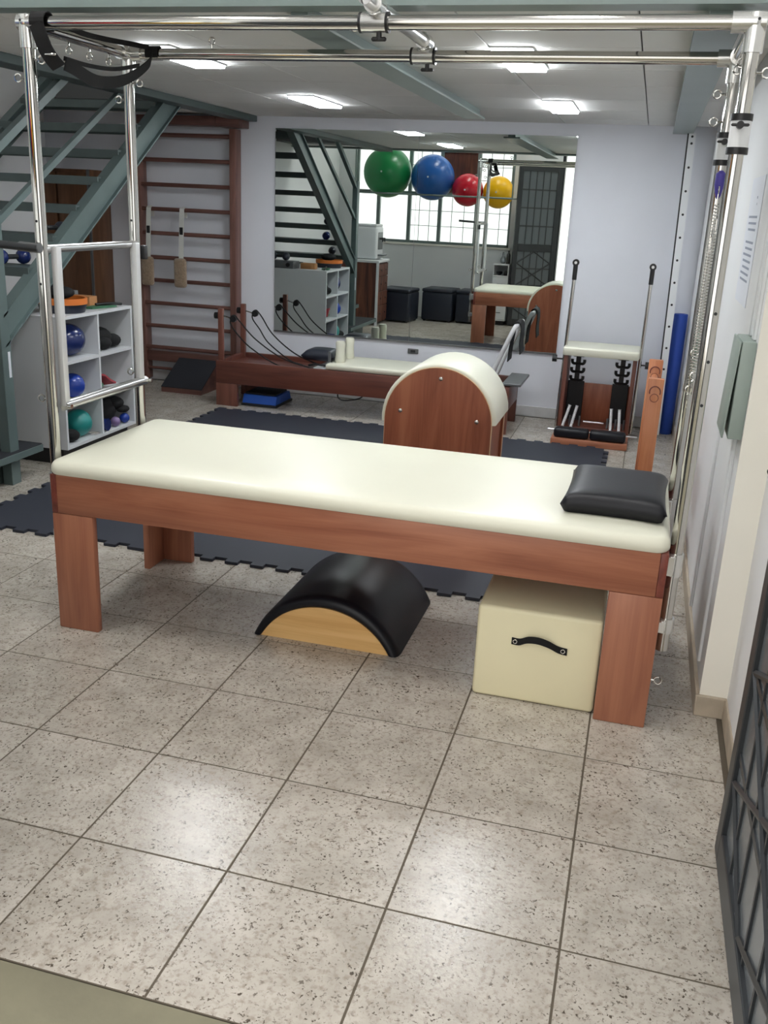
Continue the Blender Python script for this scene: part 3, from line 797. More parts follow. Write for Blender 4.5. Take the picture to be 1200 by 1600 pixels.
pf = obj('foot_platform', B().box(0.30, 0.44, RY0 + 0.01, RY1 - 0.01, 0.362, 0.382, 0.004, 1), 'greymetal', rf)
fb = B()
fb.tube(catmull([(0.19, RY0 + 0.07, 0.36), (0.25, RY0 + 0.07, 0.53), (0.345, RY0 + 0.07, 0.765), (0.36, RY0 + 0.11, 0.785), (0.36, 5.69, 0.785), (0.36, RY1 - 0.11, 0.785), (0.345, RY1 - 0.07, 0.765), (0.25, RY1 - 0.07, 0.53), (0.19, RY1 - 0.07, 0.36)], 8), 0.017, 12)
obj('foot_bar', fb, 'alu', rf)
sp = B()
for k in range(3): sp.tube([(-0.35 + 0.12 * k, 5.55 + 0.05 * k, 0.22), (0.30, 5.55 + 0.05 * k, 0.22)], 0.012, 8)
obj('spring', sp, 'greymetal', rf)
obj('under_hook', B().tube(catmull([(-0.97, RY0 + 0.06, 0.20), (-0.97, RY0 + 0.06, 0.145), (-0.92, RY0 + 0.06, 0.125), (-0.80, RY0 + 0.06, 0.15), (-0.75, RY0 + 0.06, 0.20)], 6), 0.006, 8), 'blackplastic', rf)
# cloth over the foot bar
cl = B()
cp = []
for k, (dx, z) in enumerate([(-0.050, 0.52), (-0.045, 0.62), (-0.036, 0.71), (-0.026, 0.785), (-0.016, 0.808), (0.0, 0.814), (0.017, 0.808), (0.027, 0.785), (0.03, 0.73), (0.028, 0.66), (0.036, 0.58)]): cp.append(V((0.36 + dx, 5.66, z)))
cl.ribbon(catmull(cp, 4), V((0, 0.10, 0)), 0.006)
cloth = obj('black_cloth', cl, 'blackmatte'); tag(cloth, 'small black cloth hung over the reformer foot bar', 'cloth')

# ---- blue stepper under the reformer
bs = thing('step_platform', 'blue step platform with black top pushed under the reformer', 'step platform', (-1.70, 5.66, 0))
obj('body', B().prism([(5.52, 0.02), (5.86, 0.02), (5.83, 0.085), (5.55, 0.085)], 'X', -1.785, -1.50, 0.004), 'bluestep', bs)
obj('top_pad', B().box(-1.775, -1.52, 5.555, 5.825, 0.0855, 0.10, 0.005), 'rubber', bs)
obj('base', B().box(-1.79, -1.49, 5.505, 5.875, 0.0, 0.0195, 0.004), 'rubber', bs)

# ================================================================== wunda chair
ch = thing('pilates_chair', 'wooden pilates chair with cream seat, pedals and tall chrome handles', 'exercise chair', (0.97, 5.6, 0))
CX0, CX1 = 0.715, 1.235
obj('base', B().box(0.70, 1.238, 5.315, 5.95, 0, 0.045, 0.006), 'woodx', ch)
for x in (CX0, CX1 - 0.03): obj('side_panel', B().box(x, x + 0.03, 5.62, 5.93, 0.0455, 0.604, 0.004), 'reformz', ch)
obj('back_panel', B().box(CX0 + 0.031, CX1 - 0.031, 5.90, 5.925, 0.0455, 0.36, 0.003), 'barrelw', ch)
obj('cross_shelf', B().box(CX0 + 0.031, CX1 - 0.031, 5.62, 5.898, 0.0455, 0.075, 0.003), 'reformx', ch)
obj('seat', mattress_mesh(0.705, 1.245, 5.56, 5.95, 0.6045, 0.665, 0.02, 0.014), 'cream', ch)
for x in (0.806, 1.135):
    t = B(); t.box(x - 0.018, x + 0.018, 5.86, 5.87, 0.36, 0.604)
    for k in range(4):
        z = 0.385 + k * 0.062
        for s in (-1, 1):
            t.tube(catmull([(x, 5.866, z), (x + s * 0.032, 5.866, z - 0.003), (x + s * 0.045, 5.866, z + 0.010), (x + s * 0.045, 5.866, z + 0.030)], 4), 0.0115, 6)
    obj('hook_rack', t, 'blackplastic', ch)
    obj('black_board', B().box(x - 0.06, x + 0.06, 5.872, 5.898, 0.076, 0.375, 0.003, 1), 'blackplastic', ch)
for xb_, xt_ in ((0.757, 0.793), (0.818, 0.846), (1.104, 1.094), (1.165, 1.153)):
    p_, q_ = V((xb_, 5.58, 0.082)), V((xt_, 5.62, 0.232))
    s = B().cyl(p_, q_, 0.0105, n=10)
    for k in range(12): s.torus(p_ + (q_ - p_) * (k / 11), 0.011, 0.002, q_ - p_, 10, 4)
    obj('spring', s, 'alu', ch)
for x in (0.735, 0.80, 0.87, 1.075, 1.135, 1.195): obj('spring_peg', B().cyl((x, 5.66, 0.0755), (x, 5.66, 0.15), 0.008, n=8), 'greymetal', ch)
obj('pedal_axle', B().cyl((0.66, 5.46, 0.075), (1.30, 5.46, 0.075), 0.007, n=10), 'satin', ch)
obj('cross_rod', B().cyl((0.90, 5.64, 0.115), (1.05, 5.64, 0.115), 0.007, n=10), 'satin', ch)
for xa, xb in ((0.715, 0.963), (0.970, 1.222)):
    p = obj('pedal', B().box(xa, xb, 5.328, 5.43, 0.046, 0.115, 0.022, 4), 'black', ch)
    obj('pedal_arm', B().box((xa + xb) / 2 - 0.06, (xa + xb) / 2 + 0.06, 5.4305, 5.64, 0.055, 0.07, 0.002, 1), 'reformx', p)
for sd, x0, xt in ((-1, CX0 - 0.014, 0.724), (1, CX1 + 0.014, 1.258)):
    h = obj('handle_rod', B().cyl((x0, 5.68, 0.05), (xt, 5.68, 1.17), 0.0125, n=12), 'chrome', ch)
    g = B().cyl((xt - (xt - x0) * 0.02, 5.68, 1.13), (xt, 5.68, 1.235), 0.0165, n=14)
    g.cyl((xt, 5.665, 1.25), (xt, 5.695, 1.25), 0.024, n=18)
    obj('grip', g, 'blackplastic', h)
    obj('grip_cap', B().cyl((xt, 5.6645, 1.25), (xt, 5.660, 1.25), 0.010, n=14), 'satin', h)
    kx = x0 + sd * 0.045
    obj('knob', B().cyl((kx - sd * 0.002, 5.68, 0.56), (kx + sd * 0.03, 5.68, 0.56), 0.026, n=8).cyl((x0, 5.68, 0.56), (kx, 5.68, 0.56), 0.006, n=8), 'blackplastic', h)

# ================================================================== things by the back wall
roll = thing('foam_roll', 'tall royal blue foam roll standing in the right corner', 'foam roll', (1.505, 6.06, 0))
obj('roll', B().lathe([(0.047, 0.0), (0.05, 0.004), (0.05, 0.905), (0.047, 0.909), (0.022, 0.909), (0.02, 0.902), (0.02, 0.88)], (1.505, 6.06, 0), 28), 'bluefoam', roll)
obj('core', B().cyl((1.505, 6.06, 0.875), (1.505, 6.06, 0.885), 0.0205, n=16), 'blackmatte', roll)
rl = thing('slotted_rail', 'white perforated steel rail leaning upright beside the blue roll', 'rail', (1.44, 5.97, 0))
p0, p1 = V((1.440, 5.97, 0.0)), V((1.408, 5.97, 2.148)); d = (p1 - p0).normalized()
mrot = Matrix.Translation(p0) @ V((0, 0, 1)).rotation_difference(d).to_matrix().to_4x4(); L = (p1 - p0).length
b = B().box(-0.024, 0.024, -0.002, 0.002, 0.0, L, mtx=mrot); obj('face', b, 'whiteplastic', rl)
b = B().box(-0.034, -0.0242, -0.002, 0.03, 0.0, L, mtx=mrot); obj('edge_flange', b, 'blackplastic', rl)
for k in range(13):
    z = L - 0.02 - (0.0 if k == 0 else 0.045 + (k - 1) * 0.158); q = mrot @ V((0, -0.0021, z)); q2 = mrot @ V((0, -0.0028, z))
    obj('hole', B().cyl(q, q2, 0.0085, n=10), 'blackplastic', rl)

sb = thing('stall_bars', 'tall brown wooden stall bars fixed to the back wall', 'stall bars', (-2.49, 6.1, 0))
obj('upright', B().box(-2.132, -2.078, 6.06, 6.175, 0.02, 2.10, 0.004), 'stallz', sb)
obj('upright', B().box(-2.99, -2.936, 6.06, 6.175, 0.02, 2.10, 0.004), 'stallz', sb)
for z in (2.041, 1.849, 1.655, 1.461, 1.267, 1.069, 0.879, 0.686, 0.492, 0.306):
    obj('rung', B().cyl((-2.936, 6.09, z), (-2.132, 6.09, z), 0.017, n=12), 'stallx', sb)
obj('header_board', B().box(-2.92, -2.20, 6.0, 6.17, 2.115, 2.185, 0.004), 'stallx', sb)
obj('header_block', B().box(-2.21, -2.005, 5.975, 6.17, 2.108, 2.192, 0.005), 'stallx', sb)
obj('foot_board', B().box(-2.936, -2.132, 6.08, 6.17, 0.185, 0.275, 0.004), 'stallx', sb)
obj('floor_pipe', B().cyl((-2.936, 6.1, 0.12), (-2.132, 6.1, 0.12), 0.013, n=10), 'stallx', sb)

fs = thing('fleece_strap', 'white strap with brown fleece pad hung mid stall bars', 'strap', (-2.562, 6.045, 0.84), 'fleece straps on the stall bars')
obj('strap', B().ribbon([(-2.562, 6.118, 1.40), (-2.562, 6.112, 1.47), (-2.562, 6.09, 1.4835), (-2.562, 6.066, 1.47), (-2.562, 6.058, 1.40), (-2.564, 6.045, 1.20), (-2.566, 6.04, 1.07)], V((0.021, 0, 0)), 0.004), 'webbing', fs)
obj('slider_buckle', B().box(-2.578, -2.548, 6.044, 6.0505, 1.265, 1.325, 0.002, 1), 'blackplastic', fs)
fp = B()
for k in range(1): fp.box(-2.625, -2.515, 6.005, 6.057, 0.835, 1.075, 0.024, 4)
obj('fleece_pad', fp, 'fleece', fs)
copy_thing(fs, (-0.305, 0.0, 0.0), 'white strap with brown fleece pad hung at the left upright of the stall bars')

rp = thing('incline_board', 'black topped wooden incline board on the floor left of the reformer', 'incline board', (-2.38, 5.87, 0))
rpoly = [(5.70, 0.0), (6.04, 0.0), (6.04, 0.23), (5.70, 0.038)]
obj('wedge', B().prism(rpoly, 'X', -2.60, -2.235, 0.003), 'stallx', rp)
obj('rubber_top', B().prism([(5.702, 0.0405), (6.038, 0.2325), (6.035, 0.240), (5.699, 0.046)], 'X', -2.603, -2.232), 'rubber', rp)

mir = thing('wall_mirror', 'large two panel mirror hung on the back wall', 'mirror', (-0.585, MY, 0.525))
tilt = 0.0022
mm = Matrix.Translation((0, MY, 0.525)) @ Matrix.Rotation(tilt, 4, 'X') @ Matrix.Translation((0, -MY, -0.525))
for xa, xb in ((-1.776, -0.5955), (-0.5935, 0.607)):
    pn = obj('mirror_panel', B().box(xa, xb, MY, MY + 0.005, 0.525, 2.122, mtx=mm), 'mirror', mir, smooth=False)
obj('lower_channel', B().box(-1.78, 0.611, MY - 0.003, MY + 0.012, 0.515, 0.526), 'greymetal', mir)

wc = thing('tall_cupboard', 'tall brown wooden cupboard in the alcove behind the stairs', 'cupboard', (-3.52, 6.0, 0))
obj('body', B().box(-3.76, -3.285, 5.86, 6.17, 0, 1.745, 0.004), 'doorwood', wc)
for xa, xb in ((-3.755, -3.60), (-3.575, -3.30)): obj('door', B().box(xa, xb, 5.84, 5.8595, 0.06, 1.72, 0.004), 'doorwood', wc)
obj('door_seam', B().box(-3.598, -3.577, 5.85, 5.8595, 0.06, 1.0), 'greymetal', wc)
obj('edge_strip', B().box(-3.298, -3.283, 5.836, 5.8595, 0.0, 1.745), 'greymetal', wc)

# ================================================================== staircase
st = thing('steel_staircase', 'open grey green steel staircase climbing along the left wall', 'staircase', (-2.6, 3.6, 0))
SX = -2.07; slope = 0.672
def zc_st(y): return 0.895 + (y - 3.05) * slope
def slanted(y0, y1, dz0, dz1, x0, x1): return B().prism([(y0, zc_st(y0) + dz0), (y1, zc_st(y1) + dz0), (y1, zc_st(y1) + dz1), (y0, zc_st(y0) + dz1)], 'X', x0, x1)
for x in (SX, -3.12):
    s = obj('stringer', slanted(2.98, 5.16, -0.074, 0.074, x - 0.008, x + 0.008), 'stair', st)
    f = B()
    for dz in (-0.085, 0.074):
        f.prism([(2.98, zc_st(2.98) + dz), (5.16, zc_st(5.16) + dz), (5.16, zc_st(5.16) + dz + 0.012), (2.98, zc_st(2.98) + dz + 0.012)], 'X', x - 0.04, x + 0.03)
    obj('flange', f, 'stair', s)
tr0 = None
for k in range(8):
    y, z = 3.02 + 0.25 * k, 0.995 + 0.168 * k
    if tr0 is None:
        b = B().box(-3.115, SX - 0.01, y, y + 0.235, z - 0.012, z).box(-3.115, SX - 0.01, y, y + 0.012, z - 0.05, z - 0.012).box(-3.115, SX - 0.01, y + 0.223, y + 0.235, z - 0.05, z - 0.012)
        tr0 = obj('tread', b, 'tread', st); base = V(WO[tr0.name])
    else: again(tr0, base + V((0, 0.25 * k, 0.168 * k)), st)
obj('newel_post', B().box(SX - 0.03, SX + 0.03, 2.94, 3.02, 0.0, 1.80, 0.003, 1), 'stair', st)
def rail(y0, y1, z0, sl_, h, w): return B().prism([(y0, z0 - h / 2), (y1, z0 + sl_ * (y1 - y0) - h / 2), (y1, z0 + sl_ * (y1 - y0) + h / 2), (y0, z0 + h / 2)], 'X', SX - w / 2, SX + w / 2)
obj('mid_rail', rail(2.98, 4.36, 1.385, 0.59, 0.04, 0.03), 'stair', st)
obj('hand_rail', rail(2.98, 3.74, 1.72, 0.63, 0.05, 0.04), 'stair', st)
obj('white_sticker', B().box(SX + 0.0305, SX + 0.032, 2.985, 3.005, 0.60, 0.74), 'paper', st)
for k, (z, xa) in enumerate(((0.19, -2.01), (0.35, -2.25), (0.51, -2.50), (0.67, -2.75), (0.82, -3.0))):
    s = obj('lower_step', B().box(xa - (0.28 if k < 4 else 0.24), xa, 2.12, 3.20 if k == 0 else 2.93, z - 0.045, z - 0.006, 0.002, 1), 'stair', st)
    obj('rubber_cover', B().box(xa - (0.275 if k < 4 else 0.235), xa - 0.004, 2.125, 3.195 if k == 0 else 2.925, z - 0.0055, z, 0.001, 1), 'rubber', s)
obj('step_support', B().box(-2.24, -2.12, 2.35, 3.12, 0.0, 0.144), 'tread', st)
obj('lower_stringer', B().prism([(-2.11, 0.02), (-2.11, 0.80), (-3.2, 0.90), (-3.2, 0.50), (-2.4, 0.02)], 'Y', 2.98, 2.99), 'tread', st)

# ================================================================== cubby shelf below the stairs, with its contents
KX, KY0, KY1, KZ0, KZ1 = -1.985, 3.40, 4.20, 0.10, 0.885
KB = -2.72
cs = thing('cubby_shelf', 'white cubby shelf with six compartments under the stairs', 'shelf', (-2.35, 3.8, 0))
tk = 0.018
for y in (KY0, KY1 - tk): obj('side_panel', B().box(KB, KX, y, y + tk, KZ0, KZ1 - tk - 0.0005), 'whitemdf', cs, smooth=False)
obj('top', B().box(KB, KX, KY0, KY1, KZ1 - tk, KZ1), 'whitemdf', cs, smooth=False)
obj('bottom', B().box(KB + 0.01, KX, KY0 + tk, KY1 - tk, KZ0, KZ0 + tk), 'whitemdf', cs, smooth=False)
obj('back', B().box(KB, KB + 0.01, KY0 + tk, KY1 - tk, KZ0, KZ1 - tk), 'whitemdf', cs, smooth=False)
ym = (KY0 + KY1) / 2
obj('divider', B().box(-2.36, KX - 0.003, ym - tk / 2, ym + tk / 2, KZ0 + tk, KZ1 - tk), 'whitemdf', cs, smooth=False)
obj('inner_back', B().box(-2.37, -2.361, KY0 + tk, KY1 - tk, KZ0 + tk, KZ1 - tk), 'whitemdf', cs, smooth=False)
zs = [KZ0 + tk, 0.372, 0.622]
for z in zs[1:]:
    for ya_, yb_ in ((KY0 + tk, ym - tk / 2), (ym + tk / 2, KY1 - tk)): obj('shelf_board', B().box(-2.36, KX - 0.003, ya_, yb_, z - tk, z), 'whitemdf', cs, smooth=False)
obj('plinth', B().box(KB + 0.03, KX - 0.05, KY0 + 0.03, KY1 - 0.03, 0, KZ0 - 0.0005), 'blackplastic', cs, smooth=False)
# contents
o = obj('peanut_ball', B().sphere((-2.115, 3.655, 0.622 + 0.098), 0.098, (1.05, 1.18, 1.0), 28), 'navyball', angle=80); tag(o, 'dark blue exercise ball filling the upper left compartment of the cubby shelf', 'ball')
bg = B().sphere((-2.12, 4.0, 0.625 + 0.068), 0.085, (1.0, 1.1, 0.8), 18).sphere((-2.07, 4.08, 0.625 + 0.044), 0.055, (1, 1.3, 0.78), 14).sphere((-2.06, 3.96, 0.625 + 0.04), 0.05, (1, 1.3, 0.78), 14)
o = obj('glove_bundle', bg, 'blackmatte', angle=80); tag(o, 'black bundle of gloves in the upper right compartment of the cubby shelf', 'gloves')
o = obj('blue_ball', B().sphere((-2.08, 3.63, 0.3735 + 0.074), 0.074, n=28), 'royal', angle=80); tag(o, 'small glossy royal blue ball in the middle left compartment of the cubby shelf', 'ball')
o = obj('flat_ring', B().torus((-2.18, 3.70, 0.372 + 0.075), 0.065, 0.009, (1, 0.2, 0), 24, 8), 'darkmetal'); tag(o, 'dark ring leaning beside the royal blue ball on the shelf', 'ring')
bd = thing('exercise_band', 'folded red and green exercise bands in the middle right compartment', 'band', (-2.12, 3.93, 0.373))
obj('red_band', B().ribbon(catmull([(-2.10, 3.86, 0.455), (-2.09, 3.92, 0.46), (-2.08, 3.98, 0.42), (-2.07, 4.03, 0.394)], 5), V((0.05, 0, 0.01)), 0.012), 'redband', bd)
obj('green_band', B().sphere((-2.10, 3.90, 0.402), 0.055, (1, 1.2, 0.48), 16), 'greenband', bd)
o = obj('teal_ball', B().sphere((-2.085, 3.675, 0.118 + 0.085), 0.085, (1, 1, 0.99), 28), 'teal', angle=80); tag(o, 'teal ball in the lower left compartment of the cubby shelf', 'ball')
bg = B().sphere((-2.05, 3.53, 0.118 + 0.04), 0.058, (1, 1, 0.66), 14)
o = obj('dark_pouch', bg, 'blackmatte'); tag(o, 'dark pouch beside the teal ball in the lowest left compartment', 'pouch')
o = obj('spring_chain', B().tube(catmull([(-2.03, 3.72, 0.126), (-2.01, 3.745, 0.127), (-1.998, 3.775, 0.126)], 5), 0.006, 8).tube(catmull([(-2.06, 3.745, 0.127), (-2.035, 3.765, 0.126), (-2.01, 3.783, 0.126)], 5), 0.006, 8), 'chrome'); tag(o, 'pair of steel springs lying at the edge of the lowest left compartment', 'spring')
bg = B().sphere((-2.15, 4.01, 0.118 + 0.10), 0.11, (1, 1.2, 0.9), 18).sphere((-2.08, 4.09, 0.118 + 0.135), 0.06, (1, 1.25, 0.7), 14).sphere((-2.03, 4.115, 0.118 + 0.095), 0.04, (1, 1.3, 0.6), 12)
o = obj('dark_bag', bg, 'blackmatte', angle=80); tag(o, 'dark lumpy bag filling the lower right compartment', 'bag')
o = obj('lilac_ball', B().sphere((-2.02, 4.0, 0.1195 + 0.032), 0.032, n=18), 'lilac', angle=80); tag(o, 'small lilac ball in the lower right compartment', 'ball')
o = obj('small_blue_ball', B().sphere((-2.02, 4.115, 0.1195 + 0.033), 0.033, n=18), 'royal', angle=80); tag(o, 'small blue ball beside the lilac ball in the lower right compartment', 'ball')
o = obj('navy_roll', B().cyl((-2.10, 3.868, 0.118 + 0.041), (-1.995, 3.868, 0.118 + 0.041), 0.04, n=18), 'navyball'); tag(o, 'rolled navy towel at the left of the lower right compartment', 'towel')
# on the top
ring = thing('exercise_ring', 'orange exercise ring lying on top of the cubby shelf', 'exercise ring', (-2.14, 3.665, KZ1))
obj('hoop', B().lathe([(0.133, 0.050), (0.146, 0.050), (0.146, 0.085), (0.133, 0.085), (0.133, 0.050)], (-2.14, 3.665, KZ1), 40, cap=False), 'orange', ring)
obj('under_pad', B().cyl((-2.14, 3.665, KZ1 + 0.001), (-2.14, 3.665, KZ1 + 0.049), 0.130, 0.142, n=30), 'navyvinyl', ring)
o = obj('ankle_weight', B().sphere((-2.15, 3.66, KZ1 + 0.112), 0.075, (1.1, 1.3, 0.5), 18), 'blackmatte', angle=80); tag(o, 'black ankle weight heaped inside the orange ring', 'weight')
o = obj('latex_band', B().ribbon(catmull([(-2.10, 3.86, KZ1 + 0.007), (-2.07, 3.96, KZ1 + 0.008), (-2.05, 4.06, KZ1 + 0.007)], 5), V((0.04, 0, 0)), 0.010), 'greenband'); tag(o, 'flat green band lying on the cubby shelf top', 'band')
o = obj('resistance_tube', B().tube(catmull([(-2.08, 3.93, KZ1 + 0.023), (-2.05, 4.04, KZ1 + 0.023), (-2.03, 4.15, KZ1 + 0.012)], 5), 0.009, 8), 'blackplastic'); tag(o, 'short black tube handle lying across the green band', 'handle')
am = thing('audio_receiver', 'grey audio receiver at the back end of the cubby shelf top', 'audio receiver', (-2.52, 4.08, KZ1))
obj('case', B().box(-2.70, -2.36, 4.0, 4.18, KZ1 + 0.001, KZ1 + 0.075, 0.004), 'greymetal', am)
obj('dial', B().cyl((-2.42, 4.1805, KZ1 + 0.04), (-2.42, 4.195, KZ1 + 0.04), 0.022, n=18), 'blackplastic', am)
o = obj('cork_block', B().box(-2.32, -2.16, 3.99, 4.08, KZ1 + 0.001, KZ1 + 0.06, 0.004), 'tan'); tag(o, 'tan cork block on the cubby shelf beside the receiver', 'block')

# dumbbells on the treads
def dumbbell(c, axis, r, label, m='navyvinyl'):
    c, a = V(c), V(axis).normalized()
    t = thing('dumbbell', label, 'dumbbell', c - V((0, 0, r)), 'dumbbells on the stairs')
    obj('grip', B().cyl(c - a * 0.06, c + a * 0.06, 0.014, n=12), 'darkmetal', t)
    for s in (-1, 1): obj('head', B().sphere(c + a * 0.075 * s, r, (1, 1, 1), 18), m, t, angle=80)
dumbbell((-2.27, 3.40, 1.165 + 0.043), (0.3, 1, 0), 0.043, 'dark blue round headed dumbbell on the second open tread', 'navyball')
dumbbell((-2.28, 3.15, 0.997 + 0.042), (0.3, 1, 0), 0.042, 'black dumbbell on the lowest open tread of the stairs')
dumbbell((-2.17, 3.645, 1.333 + 0.036), (0.2, 1, 0), 0.036, 'black dumbbell on the third open tread of the stairs')
dumbbell((-2.55, 4.09, KZ1 + 0.076 + 0.042), (1, 0.1, 0), 0.042, 'black dumbbell lying on the grey audio receiver')

ws = thing('wall_socket', 'small grey socket plate on the back wall above the reformer carriage', 'socket', (-0.55, WB, 0.44))
obj('plate', B().box(-0.60, -0.51, WB - 0.010, WB - 0.0005, 0.425, 0.465, 0.003, 1), 'greymetal', ws)
obj('outlet', B().box(-0.575, -0.535, WB - 0.012, WB - 0.0105, 0.435, 0.455), 'darkmetal', ws)

# ================================================================== right wall fittings
eb = thing('fuse_box', 'grey green metal fuse box with ajar lid on the right wall', 'fuse box', (XR - 0.05, 1.76, 0.94))
obj('case', B().box(XR - 0.042, XR - 0.0005, 1.655, 1.87, 0.945, 1.245, 0.003), 'boxgreen', eb)
mr = Matrix.Translation((XR - 0.044, 1.66, 1.245)) @ Matrix.Rotation(math.radians(2.2), 4, 'Y') @ Matrix.Translation((-(XR - 0.044), -1.66, -1.245))
obj('lid', B().box(XR - 0.049, XR - 0.0435, 1.66, 1.885, 0.945, 1.243, 0.002, mtx=mr), 'boxgreen', eb)
nt_ = thing('wall_notice', 'faded printed paper notice taped on the right wall', 'notice', (XR - 0.002, 2.42, 1.30))
obj('sheet', B().box(XR - 0.003, XR - 0.001, 2.18, 2.62, 1.30, 1.74), 'paper', nt_, smooth=False)
lines = B()
for k in range(14):
    if k in (2, 6): continue
    z = 1.67 - k * 0.022; lines.box(XR - 0.0036, XR - 0.003, 2.26 if k > 1 else 2.34, 2.26 + (0.30 if k > 2 else 0.1) - 0.02 * (k % 3), z - 0.004, z + 0.004)
obj('print_lines', lines, 'ink', nt_, smooth=False)
cc = thing('cable_cover', 'white cable cover running down from the fuse box', 'cable cover', (XR, 1.95, 0.1))
obj('cover', raceway(1.765, 1.80, 0.13, 0.944), 'whiteplastic', cc)
cc = thing('cable_cover', 'pair of white cable covers rising above the fuse box', 'cable cover', (XR, 1.95, 1.25))
for y in (1.70, 1.815): obj('cover', raceway(y, y + 0.035, 1.246, 2.18), 'whiteplastic', cc)
cc = thing('cable_cover', 'thin white cable cover low on the right wall behind the chrome posts', 'cable cover', (XR, 2.4, 0.1))
obj('cover', raceway(2.36, 2.385, 0.09, 1.05), 'whiteplastic', cc)

# ---- the two dark grille door leaves
def door_leaf(name, label, w, h, hinge, ang):
    """leaf built along +X from the hinge, then turned"""
    rz = Matrix.Translation(hinge) @ Matrix.Rotation(ang, 4, 'Z')
    d = thing(name, label, 'door', hinge)
    th = 0.034
    fr = B()
    for xa, xb in ((0, 0.065), (w - 0.065, w)): fr.box(xa, xb, -th / 2, th / 2, 0.012, h, 0.003, 1, mtx=rz)
    for za, zb in ((0.012, 0.10), (1.02, 1.12), (h - 0.075, h)): fr.box(0.065, w - 0.065, -th / 2, th / 2, za, zb, 0.003, 1, mtx=rz)
    obj('frame', fr, 'charcoal', d)
    for za, zb, kk in ((0.10, 1.02, 0), (1.12, h - 0.075, 1)):
        p = obj('pane', B().box(0.065, w - 0.065, -0.004, 0.004, za, zb, mtx=rz), 'doorglass', d, smooth=False)
        nb = 5
        for i in range(1, nb):
            x = 0.065 + (w - 0.13) * i / nb
            obj('upright_bar', B().box(x - 0.006, x + 0.006, 0.0045, 0.0095, za, zb, mtx=rz), 'charcoal', d, smooth=False)
            obj('upright_bar', B().box(x - 0.006, x + 0.006, -0.0095, -0.0045, za, zb, mtx=rz), 'charcoal', d, smooth=False)
        nr = 4
        for i in range(1, nr):
            z = za + (zb - za) * i / nr
            obj('cross_bar', B().box(0.065, w - 0.065, 0.0042, 0.0085, z - 0.009, z + 0.009, mtx=rz), 'charcoal', d, smooth=False)
            obj('cross_bar', B().box(0.065, w - 0.065, -0.0085, -0.0042, z - 0.009, z + 0.009, mtx=rz), 'charcoal', d, smooth=False)
        if kk == 0:      # diamond lattice on the lower half
            ww = w - 0.13; nd = 3
            for i in range(nd):
                zc0 = za + (zb - za) * (i + 0.5) / nd; hh = (zb - za) / nd / 2
                for side in (1, -1):
                    dm = B()
                    q = [V((0.065, side * 0.006, zc0)), V((w / 2, side * 0.006, zc0 + hh)), V((w - 0.065, side * 0.006, zc0)), V((w / 2, side * 0.006, zc0 - hh))]
                    for a, c in zip(q, q[1:] + q[:1]): dm.tube([rz @ a, rz @ c], 0.009, 6)
                    obj('diamond_bar', dm, 'charcoal', d, smooth=False)
    hb = B().cyl(rz @ V((w - 0.03, 0.017, 1.05)), rz @ V((w - 0.03, 0.05, 1.05)), 0.008, n=10).cyl(rz @ V((w - 0.03, 0.05, 1.05)), rz @ V((w - 0.13, 0.05, 1.05)), 0.008, n=10)
    obj('handle', hb, 'darkmetal', d)
    return d
door_leaf('grille_door', 'dark grille door leaf standing open along the right wall by the entrance', 0.88, 2.14, (1.615, 0.012, 0), math.radians(90.5))
door_leaf('grille_door', 'dark grille door leaf swung open beside the window, seen in the mirror', 0.62, 2.14, (-0.06, 0.03, 0), math.radians(152))

# ================================================================== things along the front wall, seen in the mirror
def pouf(x, y, rot, label):
    t = thing('pouf', label, 'pouf', (x, y, 0), 'black poufs below the window')
    mt_ = Matrix.Translation((x, y, 0)) @ Matrix.Rotation(rot, 4, 'Z')
    obj('body', B().box(-0.22, 0.22, -0.22, 0.22, 0.02, 0.405, 0.02, 3, mtx=mt_), 'navyvinyl', t)
    obj('seat_pad', B().box(-0.225, 0.225, -0.225, 0.225, 0.4055, 0.455, 0.02, 3, mtx=mt_), 'navyvinyl', t)
    for a in (-1, 1):
        for c in (-1, 1): obj('foot', B().cyl(mt_ @ V((a * 0.18, c * 0.18, 0)), mt_ @ V((a * 0.18, c * 0.18, 0.0195)), 0.02, n=10), 'blackplastic', t)
pouf(-2.10, 0.66, 0.10, 'black pouf nearest the wooden cabinet below the window')
pouf(-1.585, 0.265, 0.06, 'middle one of the three black poufs below the window')
pouf(-1.10, 0.25, 0.05, 'black pouf nearest the white drawer unit below the window')

cb = thing('wooden_cabinet', 'rustic brown cabinet with white top under the water dispenser', 'cabinet', (-2.5, 1.15, 0))
obj('body', B().box(-2.78, -2.225, 0.92, 1.40, 0.03, 0.815, 0.003, 1), 'cabwood', cb)
obj('top', B().box(-2.80, -2.20, 0.90, 1.42, 0.8155, 0.85, 0.004, 1), 'whitemdf', cb)
obj('front_frame', B().box(-2.80, -2.76, 1.4005, 1.412, 0, 0.815).box(-2.24, -2.205, 1.4005, 1.412, 0, 0.815), 'whitemdf', cb)
for k, (z0, z1) in enumerate(((0.05, 0.25), (0.26, 0.44), (0.45, 0.63), (0.64, 0.80))):
    for ya_, yb_ in ((0.93, 1.155), (1.165, 1.39)):
        dr = obj('drawer', B().box(-2.2245, -2.208, ya_, yb_, z0, z1, 0.003, 1), 'cabwood', cb)
        obj('knob', B().sphere((-2.203, (ya_ + yb_) / 2, (z0 + z1) / 2), 0.01, n=10), 'darkmetal', dr)
wd = thing('water_dispenser', 'white water dispenser standing on the rustic cabinet', 'water dispenser', (-2.45, 1.15, 0.85))
obj('body', B().box(-2.62, -2.27, 1.0, 1.33, 0.855, 1.27, 0.03, 3), 'whiteplastic', wd)
obj('lid', B().box(-2.61, -2.28, 1.01, 1.32, 1.2705, 1.30, 0.012, 2), 'whiteplastic', wd)
obj('tap_recess', B().box(-2.2695, -2.262, 1.06, 1.27, 0.98, 1.20, 0.004, 1), 'greymetal', wd)
